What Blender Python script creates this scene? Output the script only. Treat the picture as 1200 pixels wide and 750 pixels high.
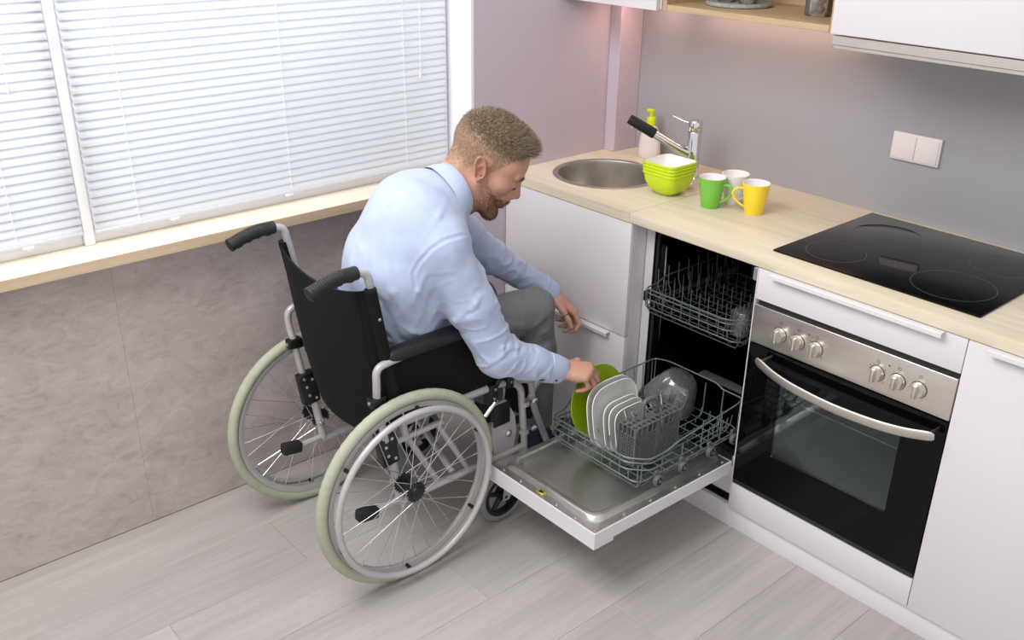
import bpy, bmesh, math, random
import numpy as np
from mathutils import Vector, Matrix

random.seed(7)
for _o in list(bpy.data.objects):
    bpy.data.objects.remove(_o, do_unlink=True)
SC = bpy.context.scene
COL = SC.collection

# ------------------------------------------------------------------ camera
CAM_POS = (1.4342, -2.1726, 1.8682)
YAW, PITCH, ROLL, FPX = 0.8519, 0.4304, 0.0131, 1124.92
def make_camera():
    fw = Vector((-math.sin(YAW) * math.cos(PITCH), math.cos(YAW) * math.cos(PITCH), -math.sin(PITCH)))
    r = Vector((math.cos(YAW), math.sin(YAW), 0)); u = r.cross(fw)
    r2 = r * math.cos(ROLL) + u * math.sin(ROLL); u2 = -r * math.sin(ROLL) + u * math.cos(ROLL)
    cd = bpy.data.cameras.new('camera'); co = bpy.data.objects.new('camera', cd); COL.objects.link(co)
    cd.sensor_fit = 'HORIZONTAL'; cd.sensor_width = 36.0; cd.lens = FPX / 1200.0 * 36.0
    cd.clip_start = 0.05; cd.clip_end = 100
    m = Matrix((r2, u2, -fw)).transposed().to_4x4(); m.translation = Vector(CAM_POS)
    co.matrix_world = m
    SC.camera = co
make_camera()

# ------------------------------------------------------------------ world, lights, exposure
W = bpy.data.worlds.new('world'); SC.world = W; W.use_nodes = True
bg = W.node_tree.nodes['Background']
bg.inputs[0].default_value = (0.975, 0.965, 0.975, 1); bg.inputs[1].default_value = 0.78
def area(name, loc, target, size, power, col=(1, 1, 1), sy=None, spread=None):
    l = bpy.data.lights.new(name, 'AREA'); l.energy = power; l.color = col; l.size = size
    if sy: l.shape = 'RECTANGLE'; l.size_y = sy
    if spread: l.spread = spread
    o = bpy.data.objects.new(name, l); COL.objects.link(o); o.location = loc
    o.rotation_euler = (Vector(target) - Vector(loc)).to_track_quat('-Z', 'Y').to_euler()
    return o
area('ceiling_light', (-0.30, -2.05, 2.80), (-0.35, -0.7, 0.2), 1.6, 56, (1, 0.985, 0.97), 1.2)
area('window_daylight', (-2.5, -1.1, 2.0), (-1.22, -1.05, 1.3), 2.8, 78, (1.0, 0.985, 0.98), 1.6)
area('shelf_lamp', (-0.45, 0.545, 1.490), (-0.45, 0.58, 0.9), 0.6, 0.85, (1, 0.62, 0.46), 0.05)
area('corner_lamp', (-0.93, 0.50, 1.488), (-0.96, 0.54, 0.9), 0.2, 0.38, (1, 0.62, 0.5), 0.05)
VS = SC.view_settings
VS.view_transform = 'Standard'; VS.look = 'None'; VS.gamma = 1.0; VS.use_curve_mapping = False
VS.exposure = 0.16

# ------------------------------------------------------------------ materials
def lin(c):
    def f(v):
        v /= 255.0
        return v / 12.92 if v <= 0.04045 else ((v + 0.055) / 1.055) ** 2.4
    return (f(c[0]), f(c[1]), f(c[2]), 1)
MATS = {}
def M(name, col=(200, 200, 200), rough=0.5, metal=0.0, var=0.03, scale=20.0, bump=0.0, bscale=None, stretch=None,
      spec=0.5, sheen=0.0, trans=0.0, coat=0.0, sub=0.0, rvar=0.0, detail=4.0, rand=0.0, col2=None, alpha=None, ior=None):
    """procedural principled material: noise varies the colour between two shades, a second noise drives the bump"""
    if name in MATS: return MATS[name]
    m = bpy.data.materials.new(name); m.use_nodes = True; nt = m.node_tree; N = nt.nodes; L = nt.links
    b = N['Principled BSDF']
    b.inputs['Roughness'].default_value = rough; b.inputs['Metallic'].default_value = metal
    b.inputs['Specular IOR Level'].default_value = spec
    if trans: b.inputs['Transmission Weight'].default_value = trans
    if coat: b.inputs['Coat Weight'].default_value = coat
    if sheen: b.inputs['Sheen Weight'].default_value = sheen
    if ior: b.inputs['IOR'].default_value = ior
    if alpha is not None: b.inputs['Alpha'].default_value = alpha
    if sub:
        b.inputs['Subsurface Weight'].default_value = sub; b.inputs['Subsurface Radius'].default_value = (0.012, 0.005, 0.003)
        b.inputs['Subsurface Scale'].default_value = 0.6
    tc = N.new('ShaderNodeTexCoord'); mp = N.new('ShaderNodeMapping')
    L.new(tc.outputs['Object'], mp.inputs[0])
    if stretch: mp.inputs['Scale'].default_value = stretch
    if rand:
        oi = N.new('ShaderNodeObjectInfo'); mul = N.new('ShaderNodeMath'); mul.operation = 'MULTIPLY'; mul.inputs[1].default_value = 37.0
        L.new(oi.outputs['Random'], mul.inputs[0]); cb = N.new('ShaderNodeCombineXYZ')
        for i in range(3): L.new(mul.outputs[0], cb.inputs[i])
        L.new(cb.outputs[0], mp.inputs['Location'])
    nz = N.new('ShaderNodeTexNoise'); nz.inputs['Scale'].default_value = scale; nz.inputs['Detail'].default_value = detail
    L.new(mp.outputs[0], nz.inputs['Vector'])
    c = lin(col)
    if col2 is None:
        a_ = tuple(min(1, x * (1 - var)) for x in c[:3]) + (1,); b_ = tuple(min(1, x * (1 + var)) for x in c[:3]) + (1,)
    else: a_, b_ = c, lin(col2)
    rp = N.new('ShaderNodeValToRGB'); rp.color_ramp.elements[0].color = a_; rp.color_ramp.elements[1].color = b_
    rp.color_ramp.elements[0].position = 0.32; rp.color_ramp.elements[1].position = 0.68
    L.new(nz.outputs['Fac'], rp.inputs[0])
    out = rp.outputs[0]
    if rand:
        hs = N.new('ShaderNodeHueSaturation'); mr = N.new('ShaderNodeMapRange')
        mr.inputs[3].default_value = 1 - rand; mr.inputs[4].default_value = 1 + rand
        L.new(oi.outputs['Random'], mr.inputs[0]); L.new(mr.outputs[0], hs.inputs['Value']); L.new(out, hs.inputs['Color']); out = hs.outputs[0]
    L.new(out, b.inputs['Base Color'])
    if rvar:
        mr = N.new('ShaderNodeMapRange'); mr.inputs[3].default_value = max(0, rough - rvar); mr.inputs[4].default_value = min(1, rough + rvar)
        L.new(nz.outputs['Fac'], mr.inputs[0]); L.new(mr.outputs[0], b.inputs['Roughness'])
    if bump:
        n2 = N.new('ShaderNodeTexNoise'); n2.inputs['Scale'].default_value = bscale or scale * 3; n2.inputs['Detail'].default_value = 3
        L.new(mp.outputs[0], n2.inputs['Vector'])
        bp = N.new('ShaderNodeBump'); bp.inputs['Strength'].default_value = bump; bp.inputs['Distance'].default_value = 0.002
        L.new(n2.outputs['Fac'], bp.inputs['Height']); L.new(bp.outputs[0], b.inputs['Normal'])
    m.diffuse_color = c
    MATS[name] = m
    return m

M('white_lacquer', (221, 217, 220), 0.34, var=0.006, scale=3)
M('carcass_white', (214, 211, 213), 0.45, var=0.01, scale=5)
M('plinth', (228, 225, 228), 0.4, var=0.01, scale=4)
M('backsplash', (160, 159, 164), 0.42, var=0.03, scale=1.2)
M('mauve_wall', (192, 180, 190), 0.8, var=0.015, scale=2)
M('white_paint', (238, 236, 243), 0.55, var=0.01, scale=4)
M('upvc', (240, 240, 243), 0.35, var=0.008, scale=6)
M('slat_white', (222, 222, 225), 0.42, var=0.01, scale=9)
M('cord_white', (240, 240, 240), 0.8, var=0.03, scale=90)
M('steel', (222, 216, 208), 0.30, 1.0, var=0.05, scale=6, stretch=(2, 40, 40), rvar=0.06)
M('steel_sink', (198, 194, 186), 0.34, 1.0, var=0.05, scale=14, rvar=0.06)
M('steel_liner', (206, 206, 202), 0.36, 1.0, var=0.05, scale=5, stretch=(3, 30, 30), rvar=0.08)
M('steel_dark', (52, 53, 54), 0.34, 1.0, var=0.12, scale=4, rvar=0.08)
M('chrome', (222, 222, 224), 0.07, 1.0, var=0.01, scale=10)
M('black_gloss', (7, 7, 8), 0.05, var=0.1, scale=3, spec=0.2)
M('steel_satin', (206, 200, 192), 0.42, 1.0, var=0.04, scale=6, stretch=(2, 40, 40))
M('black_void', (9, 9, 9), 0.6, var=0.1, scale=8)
M('ring_print', (84, 84, 88), 0.3, var=0.03, scale=30)
M('print_grey', (86, 82, 78), 0.6, var=0.03, scale=60)
M('red_lamp', (150, 20, 32), 0.25, var=0.05, scale=60)
M('black_plastic', (16, 17, 18), 0.42, var=0.12, scale=30, bump=0.06, bscale=220)
M('black_fabric', (13, 15, 16), 0.78, var=0.18, scale=26, bump=0.25, bscale=420, spec=0.25)
M('black_rubber', (26, 26, 26), 0.68, var=0.12, scale=50, bump=0.1, bscale=200)
M('silver_paint', (186, 182, 184), 0.36, 0.2, var=0.03, scale=20)
M('rim_silver', (186, 185, 185), 0.32, 0.35, var=0.04, scale=20)
M('tyre_grey', (170, 174, 152), 0.72, var=0.05, scale=30, bump=0.1, bscale=160)
M('caster_tyre', (128, 134, 134), 0.7, var=0.05, scale=30)
M('spoke_steel', (205, 207, 208), 0.25, 0.9, var=0.03, scale=20)
M('bolt_steel', (205, 203, 200), 0.25, 0.9, var=0.05, scale=40)
M('wire_coat', (112, 124, 122), 0.38, 0.25, var=0.06, scale=30)
M('wire_dark', (96, 102, 100), 0.4, 0.3, var=0.06, scale=30)
M('basket_grey', (98, 100, 100), 0.5, var=0.04, scale=30)
M('wheel_grey', (98, 98, 96), 0.5, var=0.05, scale=30)
M('lime_melamine', (198, 221, 24), 0.30, var=0.03, scale=8)
M('lime_plate', (146, 174, 16), 0.32, var=0.03, scale=8)
M('bowl_white', (240, 238, 238), 0.25, var=0.01, scale=8)
M('plate_white', (206, 206, 202), 0.22, var=0.015, scale=8)
M('mug_green', (118, 188, 72), 0.22, var=0.02, scale=10)
M('mug_white', (230, 230, 230), 0.18, var=0.01, scale=10)
M('mug_yellow', (245, 214, 52), 0.22, var=0.02, scale=10)
M('soap_white', (228, 220, 218), 0.4, var=0.01, scale=10, sub=0.1)
M('pump_lime', (200, 220, 10), 0.35, var=0.02, scale=10)
M('switch_white', (226, 216, 216), 0.4, var=0.01, scale=20)
M('glass_clear', (238, 244, 242), 0.03, trans=1.0, var=0.005, scale=6, ior=1.45)
M('stone_tray', (150, 152, 150), 0.6, var=0.25, scale=110, bump=0.1)
M('dried_food', (176, 140, 140), 0.7, var=0.3, scale=70)
M('rail_dark', (58, 60, 60), 0.4, 0.6, var=0.06, scale=20)
M('brass_latch', (196, 180, 92), 0.35, 0.6, var=0.05, scale=40)
M('grip_black', (24, 25, 26), 0.6, var=0.1, scale=40, bump=0.15, bscale=250)

def wood(name, c1, c2, axis='x', ring=5.0, rough=0.5, rand=0.05, fine=1.0, bump=0.08):
    """streaky wood grain along one axis"""
    m = bpy.data.materials.new(name); m.use_nodes = True; nt = m.node_tree; N = nt.nodes; L = nt.links
    b = N['Principled BSDF']; b.inputs['Roughness'].default_value = rough
    tc = N.new('ShaderNodeTexCoord'); mp = N.new('ShaderNodeMapping'); L.new(tc.outputs['Object'], mp.inputs[0])
    s = {'x': (0.06, 1, 1), 'y': (1, 0.06, 1), 'z': (1, 1, 0.06)}[axis]; mp.inputs['Scale'].default_value = s
    oi = N.new('ShaderNodeObjectInfo'); mul = N.new('ShaderNodeMath'); mul.operation = 'MULTIPLY'; mul.inputs[1].default_value = 53.0
    L.new(oi.outputs['Random'], mul.inputs[0]); cb = N.new('ShaderNodeCombineXYZ')
    for i in range(3): L.new(mul.outputs[0], cb.inputs[i])
    L.new(cb.outputs[0], mp.inputs['Location'])
    n1 = N.new('ShaderNodeTexNoise'); n1.inputs['Scale'].default_value = ring; n1.inputs['Detail'].default_value = 6; n1.inputs['Distortion'].default_value = 1.1
    n2 = N.new('ShaderNodeTexNoise'); n2.inputs['Scale'].default_value = 60 * fine; n2.inputs['Detail'].default_value = 3
    L.new(mp.outputs[0], n1.inputs['Vector']); L.new(mp.outputs[0], n2.inputs['Vector'])
    mx = N.new('ShaderNodeMix'); mx.data_type = 'FLOAT'; mx.inputs[0].default_value = 0.42
    L.new(n1.outputs['Fac'], mx.inputs[2]); L.new(n2.outputs['Fac'], mx.inputs[3])
    rp = N.new('ShaderNodeValToRGB'); rp.color_ramp.elements[0].color = lin(c1); rp.color_ramp.elements[1].color = lin(c2)
    rp.color_ramp.elements[0].position = 0.36; rp.color_ramp.elements[1].position = 0.62
    L.new(mx.outputs[0], rp.inputs[0])
    hs = N.new('ShaderNodeHueSaturation'); mr = N.new('ShaderNodeMapRange'); mr.inputs[3].default_value = 1 - rand; mr.inputs[4].default_value = 1 + rand
    L.new(oi.outputs['Random'], mr.inputs[0]); L.new(mr.outputs[0], hs.inputs['Value']); L.new(rp.outputs[0], hs.inputs['Color'])
    L.new(hs.outputs[0], b.inputs['Base Color'])
    if bump:
        bp = N.new('ShaderNodeBump'); bp.inputs['Strength'].default_value = bump; bp.inputs['Distance'].default_value = 0.001
        L.new(n2.outputs['Fac'], bp.inputs['Height']); L.new(bp.outputs[0], b.inputs['Normal'])
    MATS[name] = m; return m
wood('worktop_wood', (208, 196, 170), (226, 216, 194), 'x', 7, 0.42, 0.0)
wood('sill_wood', (224, 209, 186), (238, 227, 208), 'y', 7, 0.45, 0.0)  # oak paled: window light on the top is put into the colour
wood('sill_edge_shade', (188, 165, 136), (206, 184, 154), 'y', 7, 0.5, 0.0)  # same oak darkened: shade of the front edge is put into the colour
wood('oak_shelf', (158, 134, 102), (190, 166, 130), 'x', 9, 0.55, 0.03)
wood('floor_oak', (166, 161, 158), (184, 179, 176), 'y', 5, 0.46, 0.022, 1.0, 0.12)

def concrete():
    m = bpy.data.materials.new('concrete_panel'); m.use_nodes = True; nt = m.node_tree; N = nt.nodes; L = nt.links
    b = N['Principled BSDF']; b.inputs['Roughness'].default_value = 0.62
    tc = N.new('ShaderNodeTexCoord'); mp = N.new('ShaderNodeMapping'); mp.inputs['Scale'].default_value = (1, 0.8, 1.5); L.new(tc.outputs['Object'], mp.inputs[0])
    n1 = N.new('ShaderNodeTexNoise'); n1.inputs['Scale'].default_value = 5; n1.inputs['Detail'].default_value = 8; n1.inputs['Roughness'].default_value = 0.62; n1.inputs['Distortion'].default_value = 0.6
    n2 = N.new('ShaderNodeTexNoise'); n2.inputs['Scale'].default_value = 17; n2.inputs['Detail'].default_value = 6; n2.inputs['Roughness'].default_value = 0.65; n2.inputs['Distortion'].default_value = 1.6
    for n in (n1, n2): L.new(mp.outputs[0], n.inputs['Vector'])
    mx = N.new('ShaderNodeMix'); mx.data_type = 'FLOAT'; mx.inputs[0].default_value = 0.5
    L.new(n1.outputs['Fac'], mx.inputs[2]); L.new(n2.outputs['Fac'], mx.inputs[3])
    rp = N.new('ShaderNodeValToRGB'); e = rp.color_ramp.elements
    e[0].position = 0.36; e[0].color = lin((166, 154, 152)); e[1].position = 0.63; e[1].color = lin((198, 187, 183))
    k = e.new(0.47); k.color = lin((182, 170, 167))
    L.new(mx.outputs[0], rp.inputs[0]); L.new(rp.outputs[0], b.inputs['Base Color'])
    bp = N.new('ShaderNodeBump'); bp.inputs['Strength'].default_value = 0.12; bp.inputs['Distance'].default_value = 0.002
    L.new(n2.outputs['Fac'], bp.inputs['Height']); L.new(bp.outputs[0], b.inputs['Normal'])
    MATS['concrete_panel'] = m
concrete()

# translucent tint for the thin blind slats, dark tinted glass for the oven door and window glass
def slat_material():
    m = MATS['slat_white']; N = m.node_tree.nodes; L = m.node_tree.links
    b = N['Principled BSDF']; tr = N.new('ShaderNodeBsdfTranslucent'); tr.inputs[0].default_value = (0.9, 0.92, 0.95, 1)
    ms = N.new('ShaderNodeMixShader'); ms.inputs[0].default_value = 0.5
    L.new(b.outputs[0], ms.inputs[1]); L.new(tr.outputs[0], ms.inputs[2]); L.new(ms.outputs[0], N['Material Output'].inputs[0])
slat_material()
def thin_glass(name, tint, fac):
    """flat pane: part transparent, part mirror"""
    m = bpy.data.materials.new(name); m.use_nodes = True; N = m.node_tree.nodes; L = m.node_tree.links
    N.remove(N['Principled BSDF'])
    t = N.new('ShaderNodeBsdfTransparent'); t.inputs[0].default_value = tint
    g = N.new('ShaderNodeBsdfGlossy'); g.inputs['Roughness'].default_value = 0.02
    lw = N.new('ShaderNodeFresnel'); lw.inputs[0].default_value = 1.5
    nz = N.new('ShaderNodeTexNoise'); nz.inputs['Scale'].default_value = 2
    mu = N.new('ShaderNodeMath'); mu.operation = 'MULTIPLY_ADD'; mu.inputs[1].default_value = 0.01
    ms = N.new('ShaderNodeMixShader'); mm = N.new('ShaderNodeMath'); mm.operation = 'MULTIPLY'; mm.inputs[1].default_value = fac
    L.new(nz.outputs['Fac'], mu.inputs[0]); L.new(lw.outputs[0], mu.inputs[2]); L.new(mu.outputs[0], mm.inputs[0])
    L.new(mm.outputs[0], ms.inputs[0]); L.new(t.outputs[0], ms.inputs[1]); L.new(g.outputs[0], ms.inputs[2])
    L.new(ms.outputs[0], N['Material Output'].inputs[0]); MATS[name] = m
thin_glass('oven_glass', (0.64, 0.72, 0.71, 1), 0.75)
thin_glass('clear_glass', (0.95, 0.97, 0.96, 1), 1.8)
def glass_haze():  # a little white diffuse stands for reflections and haze on the glass
    m = MATS['clear_glass']; N = m.node_tree.nodes; L = m.node_tree.links; out = N['Material Output']; src = out.inputs[0].links[0].from_socket
    d = N.new('ShaderNodeBsdfDiffuse'); d.inputs[0].default_value = (0.8, 0.84, 0.83, 1); ms = N.new('ShaderNodeMixShader'); ms.inputs[0].default_value = 0.07
    L.new(src, ms.inputs[1]); L.new(d.outputs[0], ms.inputs[2]); L.new(ms.outputs[0], out.inputs[0])
glass_haze()
thin_glass('window_glass', (0.96, 0.98, 0.98, 1), 1.0)

# ------------------------------------------------------------------ mesh helpers
def fillet(pts, r, n=5):
    pts = [Vector(p) for p in pts]; out = [pts[0]]
    for i in range(1, len(pts) - 1):
        a, b, c = pts[i - 1], pts[i], pts[i + 1]
        d1 = (a - b); d2 = (c - b); l = min(r, d1.length * 0.49, d2.length * 0.49)
        p, q = b + d1.normalized() * l, b + d2.normalized() * l
        for k in range(n + 1):
            t = k / n; out.append(p * (1 - t) ** 2 + b * 2 * t * (1 - t) + q * t ** 2)
    out.append(pts[-1]); return out

class MB:
    def __init__(s): s.v = []; s.f = []
    def add(s, vs, fs):
        o = len(s.v); s.v += [tuple(x) for x in vs]; s.f += [tuple(i + o for i in f) for f in fs]; return s
    def box(s, x0, x1, y0, y1, z0, z1):
        vs = [(x, y, z) for x in (x0, x1) for y in (y0, y1) for z in (z0, z1)]
        return s.add(vs, [(0, 1, 3, 2), (4, 6, 7, 5), (0, 4, 5, 1), (2, 3, 7, 6), (0, 2, 6, 4), (1, 5, 7, 3)])
    def bm(s, b):
        b.verts.index_update(); return s.add([v.co[:] for v in b.verts], [[v.index for v in f.verts] for f in b.faces])
    def rbox(s, x0, x1, y0, y1, z0, z1, r=0.002, seg=2, mat=None):
        b = bmesh.new(); bmesh.ops.create_cube(b, size=1)
        for v in b.verts: v.co = Vector(((x0 + x1) / 2 + v.co.x * (x1 - x0), (y0 + y1) / 2 + v.co.y * (y1 - y0), (z0 + z1) / 2 + v.co.z * (z1 - z0)))
        r = min(r, 0.49 * min(x1 - x0, y1 - y0, z1 - z0))
        bmesh.ops.bevel(b, geom=list(b.edges), offset=r, segments=seg, profile=0.5, affect='EDGES')
        if mat is not None: b.transform(mat)
        s.bm(b); b.free(); return s
    def tube(s, pts, r, n=8, closed=False, caps=True, flat=None):
        pts = [Vector(p) for p in pts]; m = len(pts)
        rr = r if isinstance(r, (list, tuple)) else [r] * m
        tg = []
        for i in range(m):
            a = pts[(i - 1) % m] if (closed or i > 0) else pts[i]; b = pts[(i + 1) % m] if (closed or i < m - 1) else pts[i]
            tg.append((b - a).normalized())
        t0 = tg[0]; up = Vector((0, 0, 1)) if abs(t0.z) < 0.9 else Vector((1, 0, 0))
        if flat is not None: up = Vector(flat[0])
        nrm = (up - t0 * up.dot(t0)).normalized(); vs = []; fs = []
        for i in range(m):
            if i: 
                q = tg[i - 1].rotation_difference(tg[i]); nrm = (q @ nrm); nrm = (nrm - tg[i] * nrm.dot(tg[i])).normalized()
            bi = tg[i].cross(nrm)
            k1, k2 = (1, 1) if flat is None else (flat[1], flat[2])
            for j in range(n):
                a = 2 * math.pi * j / n; vs.append(pts[i] + (nrm * (math.cos(a) * k1) + bi * (math.sin(a) * k2)) * rr[i])
        for i in range(m if closed else m - 1):
            i2 = (i + 1) % m
            for j in range(n): fs.append((i * n + j, i * n + (j + 1) % n, i2 * n + (j + 1) % n, i2 * n + j))
        if not closed and caps: fs.append(tuple(range(n - 1, -1, -1))); fs.append(tuple(range((m - 1) * n, m * n)))
        return s.add(vs, fs)
    def lathe(s, prof, c=(0, 0, 0), n=32, ax=(0, 0, 1), sx=1.0):
        ax = Vector(ax).normalized(); e1 = ax.orthogonal().normalized() if abs(ax.z) < 0.999 else Vector((1, 0, 0)); e2 = ax.cross(e1); c = Vector(c)
        vs = []; fs = []
        for (r, h) in prof:
            for j in range(n):
                a = 2 * math.pi * j / n; vs.append(c + ax * h + (e1 * math.cos(a) + e2 * math.sin(a)) * max(r, 1e-5))
        for i in range(len(prof) - 1):
            for j in range(n): fs.append((i * n + j, i * n + (j + 1) % n, (i + 1) * n + (j + 1) % n, (i + 1) * n + j))
        return s.add(vs, fs)
    def ring(s, c, r, tr, ax=(0, 0, 1), n=48, m=8):
        ax = Vector(ax).normalized(); e1 = ax.orthogonal().normalized(); e2 = ax.cross(e1); c = Vector(c)
        return s.tube([c + (e1 * math.cos(2 * math.pi * i / n) + e2 * math.sin(2 * math.pi * i / n)) * r for i in range(n)], tr, m, closed=True)
    def prism(s, poly, d, ax=(0, 0, 1), o=(0, 0, 0), ex=(1, 0, 0), ey=(0, 1, 0)):
        """flat outline in the ex/ey frame at o, thickened by d along ax"""
        o, ex, ey, ax = Vector(o), Vector(ex), Vector(ey), Vector(ax); n = len(poly)
        a = [o + ex * p[0] + ey * p[1] for p in poly]; b = [p + ax * d for p in a]
        return s.add(a + b, [tuple(range(n - 1, -1, -1)), tuple(range(n, 2 * n))] + [(i, (i + 1) % n, n + (i + 1) % n, n + i) for i in range(n)])
    def grid(s, P):
        h = len(P); w = len(P[0]); return s.add([p for r in P for p in r], [(i * w + j, i * w + j + 1, (i + 1) * w + j + 1, (i + 1) * w + j) for i in range(h - 1) for j in range(w - 1)])
    def mesh(s, name, mat, smooth=None):
        me = bpy.data.meshes.new(name); me.from_pydata(s.v, [], s.f)
        b = bmesh.new(); b.from_mesh(me); bmesh.ops.recalc_face_normals(b, faces=list(b.faces)); b.to_mesh(me); b.free()
        me.materials.append(MATS[mat] if isinstance(mat, str) else mat)
        if smooth is not None:
            me.polygons.foreach_set('use_smooth', [True] * len(me.polygons)); me.set_sharp_from_angle(angle=math.radians(smooth))
        me.update(); return me
    def build(s, name, mat, parent=None, smooth=40):
        return link(name, s.mesh(name, mat, smooth), parent)

def wloc(o):
    v = Vector((0, 0, 0))
    while o is not None: v += o.location; o = o.parent
    return v
def link(name, me, parent=None):
    o = bpy.data.objects.new(name, me); COL.objects.link(o)
    if parent is not None:
        o.parent = parent; o.matrix_parent_inverse = Matrix.Translation(-abs_loc(parent))
    return o
ABS = {}
def abs_loc(o): return ABS.get(o.name, Vector((0, 0, 0)))
def tag(o, label, cat, group=None, kind=None):
    o['label'] = label
    if cat: o['category'] = cat
    if group: o['group'] = group
    if kind: o['kind'] = kind
    return o
def thing(name, loc, label, cat, group=None):
    o = bpy.data.objects.new(name, None); COL.objects.link(o); o.location = loc; o.empty_display_size = 0.05
    ABS[o.name] = Vector(loc); return tag(o, label, cat, group)
def struct(o, label=None):
    o['kind'] = 'structure'
    if label: o['label'] = label
    return o
def catmull(pts, n=8):
    P = [Vector(p) for p in pts]; out = []
    for i in range(len(P) - 1):
        a = P[i - 1] if i else P[i] * 2 - P[i + 1]; b, c = P[i], P[i + 1]; d = P[i + 2] if i + 2 < len(P) else P[i + 1] * 2 - P[i]
        for k in range(n):
            t = k / n; out.append(0.5 * ((b * 2) + (c - a) * t + (a * 2 - b * 5 + c * 4 - d) * t * t + (b * 3 - a - c * 3 + d) * t ** 3))
    out.append(P[-1]); return out
# ------------------------------------------------------------------ the room
ZC = 0.9221                      # top of the worktop
YB = 0.619                       # back wall
XM = -1.093                      # mauve side wall and inner end of the kitchen run
XL = -1.193                      # panelled wall under the window
YJ = -0.142                      # right hand reveal of the window
# floor: bed + laminate planks running along the window wall
fl = struct(MB().box(-1.45, 2.6, -3.6, 0.75, -0.05, -0.009).build('floor', 'floor_oak', None, None), 'pale grey oak laminate floor')
pm = {}
def plank_mesh(w, l):
    k = (round(w, 3), round(l, 3))
    if k not in pm: pm[k] = MB().rbox(0.0003, w - 0.0003, 0.0003, l - 0.0003, -0.009, 0, 0.0006, 1).mesh('plank', 'floor_oak', 30)
    return pm[k]
PW, PL = 0.242, 1.38
for i in range(14):
    x = -1.193 + i * PW
    y = -3.3 - [0.0, 0.62, 1.1, 0.28, 0.9][i % 5] * 0.9
    while y < 0.0:
        y0, y1 = max(y, -3.2), min(y + PL, 0.05)
        if y1 - y0 > 0.02:
            o = link('plank', plank_mesh(PW, y1 - y0), fl); o.location = (x, y0, 0)
        y += PL
# wall under the window: concrete look panels on a backing
wl = struct(MB().box(-1.42, -1.203, -3.6, YJ, 0, 0.903).build('wall_left', 'concrete_panel', None, None), 'grey mauve concrete look panelled wall under the window')
for (a, b) in ((-3.4, -2.576), (-2.576, -1.375), (-1.375, YJ)):
    MB().rbox(-1.203, XL, a + 0.0002, b - 0.0002, 0.001, 0.903, 0.0005, 1).build('wall_panel', 'concrete_panel', wl, 30)
sill = struct(MB().rbox(-1.30, -1.0910, -3.4, YJ, 0.9034, 0.9347, 0.001, 1).build('trim_1', 'sill_wood'), 'pale oak window sill board')
MB().rbox(-1.0908, -1.0890, -3.4, YJ, 0.9036, 0.9342, 0.0006, 1).build('shaded_edge', 'sill_edge_shade', sill)  # thin strip added to carry the painted shade of the sill front
struct(MB().box(-1.42, XM, YJ, YB + 0.2, -0.01, 2.7).build('wall_mauve', 'mauve_wall', None, None), 'pale mauve wall beside the window').name = 'wall_side'
struct(MB().rbox(-1.24, XM - 0.001, YJ - 0.012, YJ, 0.9348, 2.4, 0.001, 1).build('trim_2', 'white_paint'), 'white window reveal board')
struct(MB().box(XM, 2.4, YB, YB + 0.2, -0.01, 2.7).build('wall_back', 'backsplash', None, None), 'plain grey kitchen back wall')
struct(MB().rbox(XM + 0.0005, XM + 0.0545, 0.5, YB - 0.001, ZC + 0.0005, 1.4975, 0.0012, 1).build('trim_3', 'mauve_wall'), 'mauve boxed pipe casing in the corner')
struct(MB().box(-1.42, -1.30, -3.6, YJ, 1.95, 2.7).build('wall_above_window', 'mauve_wall', None, None)).name = 'wall_top'
# windows: two sashes with a mullion; frame plane x = -1.2233
ZF0, ZF1 = 0.9347, 1.95
def window(nm, y0, y1, lab):
    w = bpy.data.objects.new(nm, None); COL.objects.link(w); w.location = (-1.24, (y0 + y1) / 2, ZF0); ABS[w.name] = w.location.copy(); struct(w, lab)
    MB().rbox(-1.29, -1.2233, y0, y1, ZF0, ZF0 + 0.03, 0.003).build('bottom_rail', 'upvc', w)
    MB().rbox(-1.29, -1.2233, y0, y1, ZF1 - 0.05, ZF1, 0.003).build('top_rail', 'upvc', w)
    for a in (y0, y1 - 0.028):
        MB().rbox(-1.29, -1.2233, a, a + 0.028, ZF0 + 0.03, ZF1 - 0.05, 0.003).build('stile', 'upvc', w)
    MB().box(-1.272, -1.268, y0 + 0.028, y1 - 0.028, ZF0 + 0.03, ZF1 - 0.05).build('pane', 'window_glass', w, None)
    return w
window('window_1', -1.395, YJ - 0.013, 'wide white window sash behind the long blind')
window('window_2', -2.7, -1.424, 'white window sash at the left edge')
mu = struct(MB().rbox(-1.30, -1.2060, -1.4235, -1.3955, ZF0, ZF1, 0.004).build('trim_4', 'upvc'), 'white window mullion between the two blinds')

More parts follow.
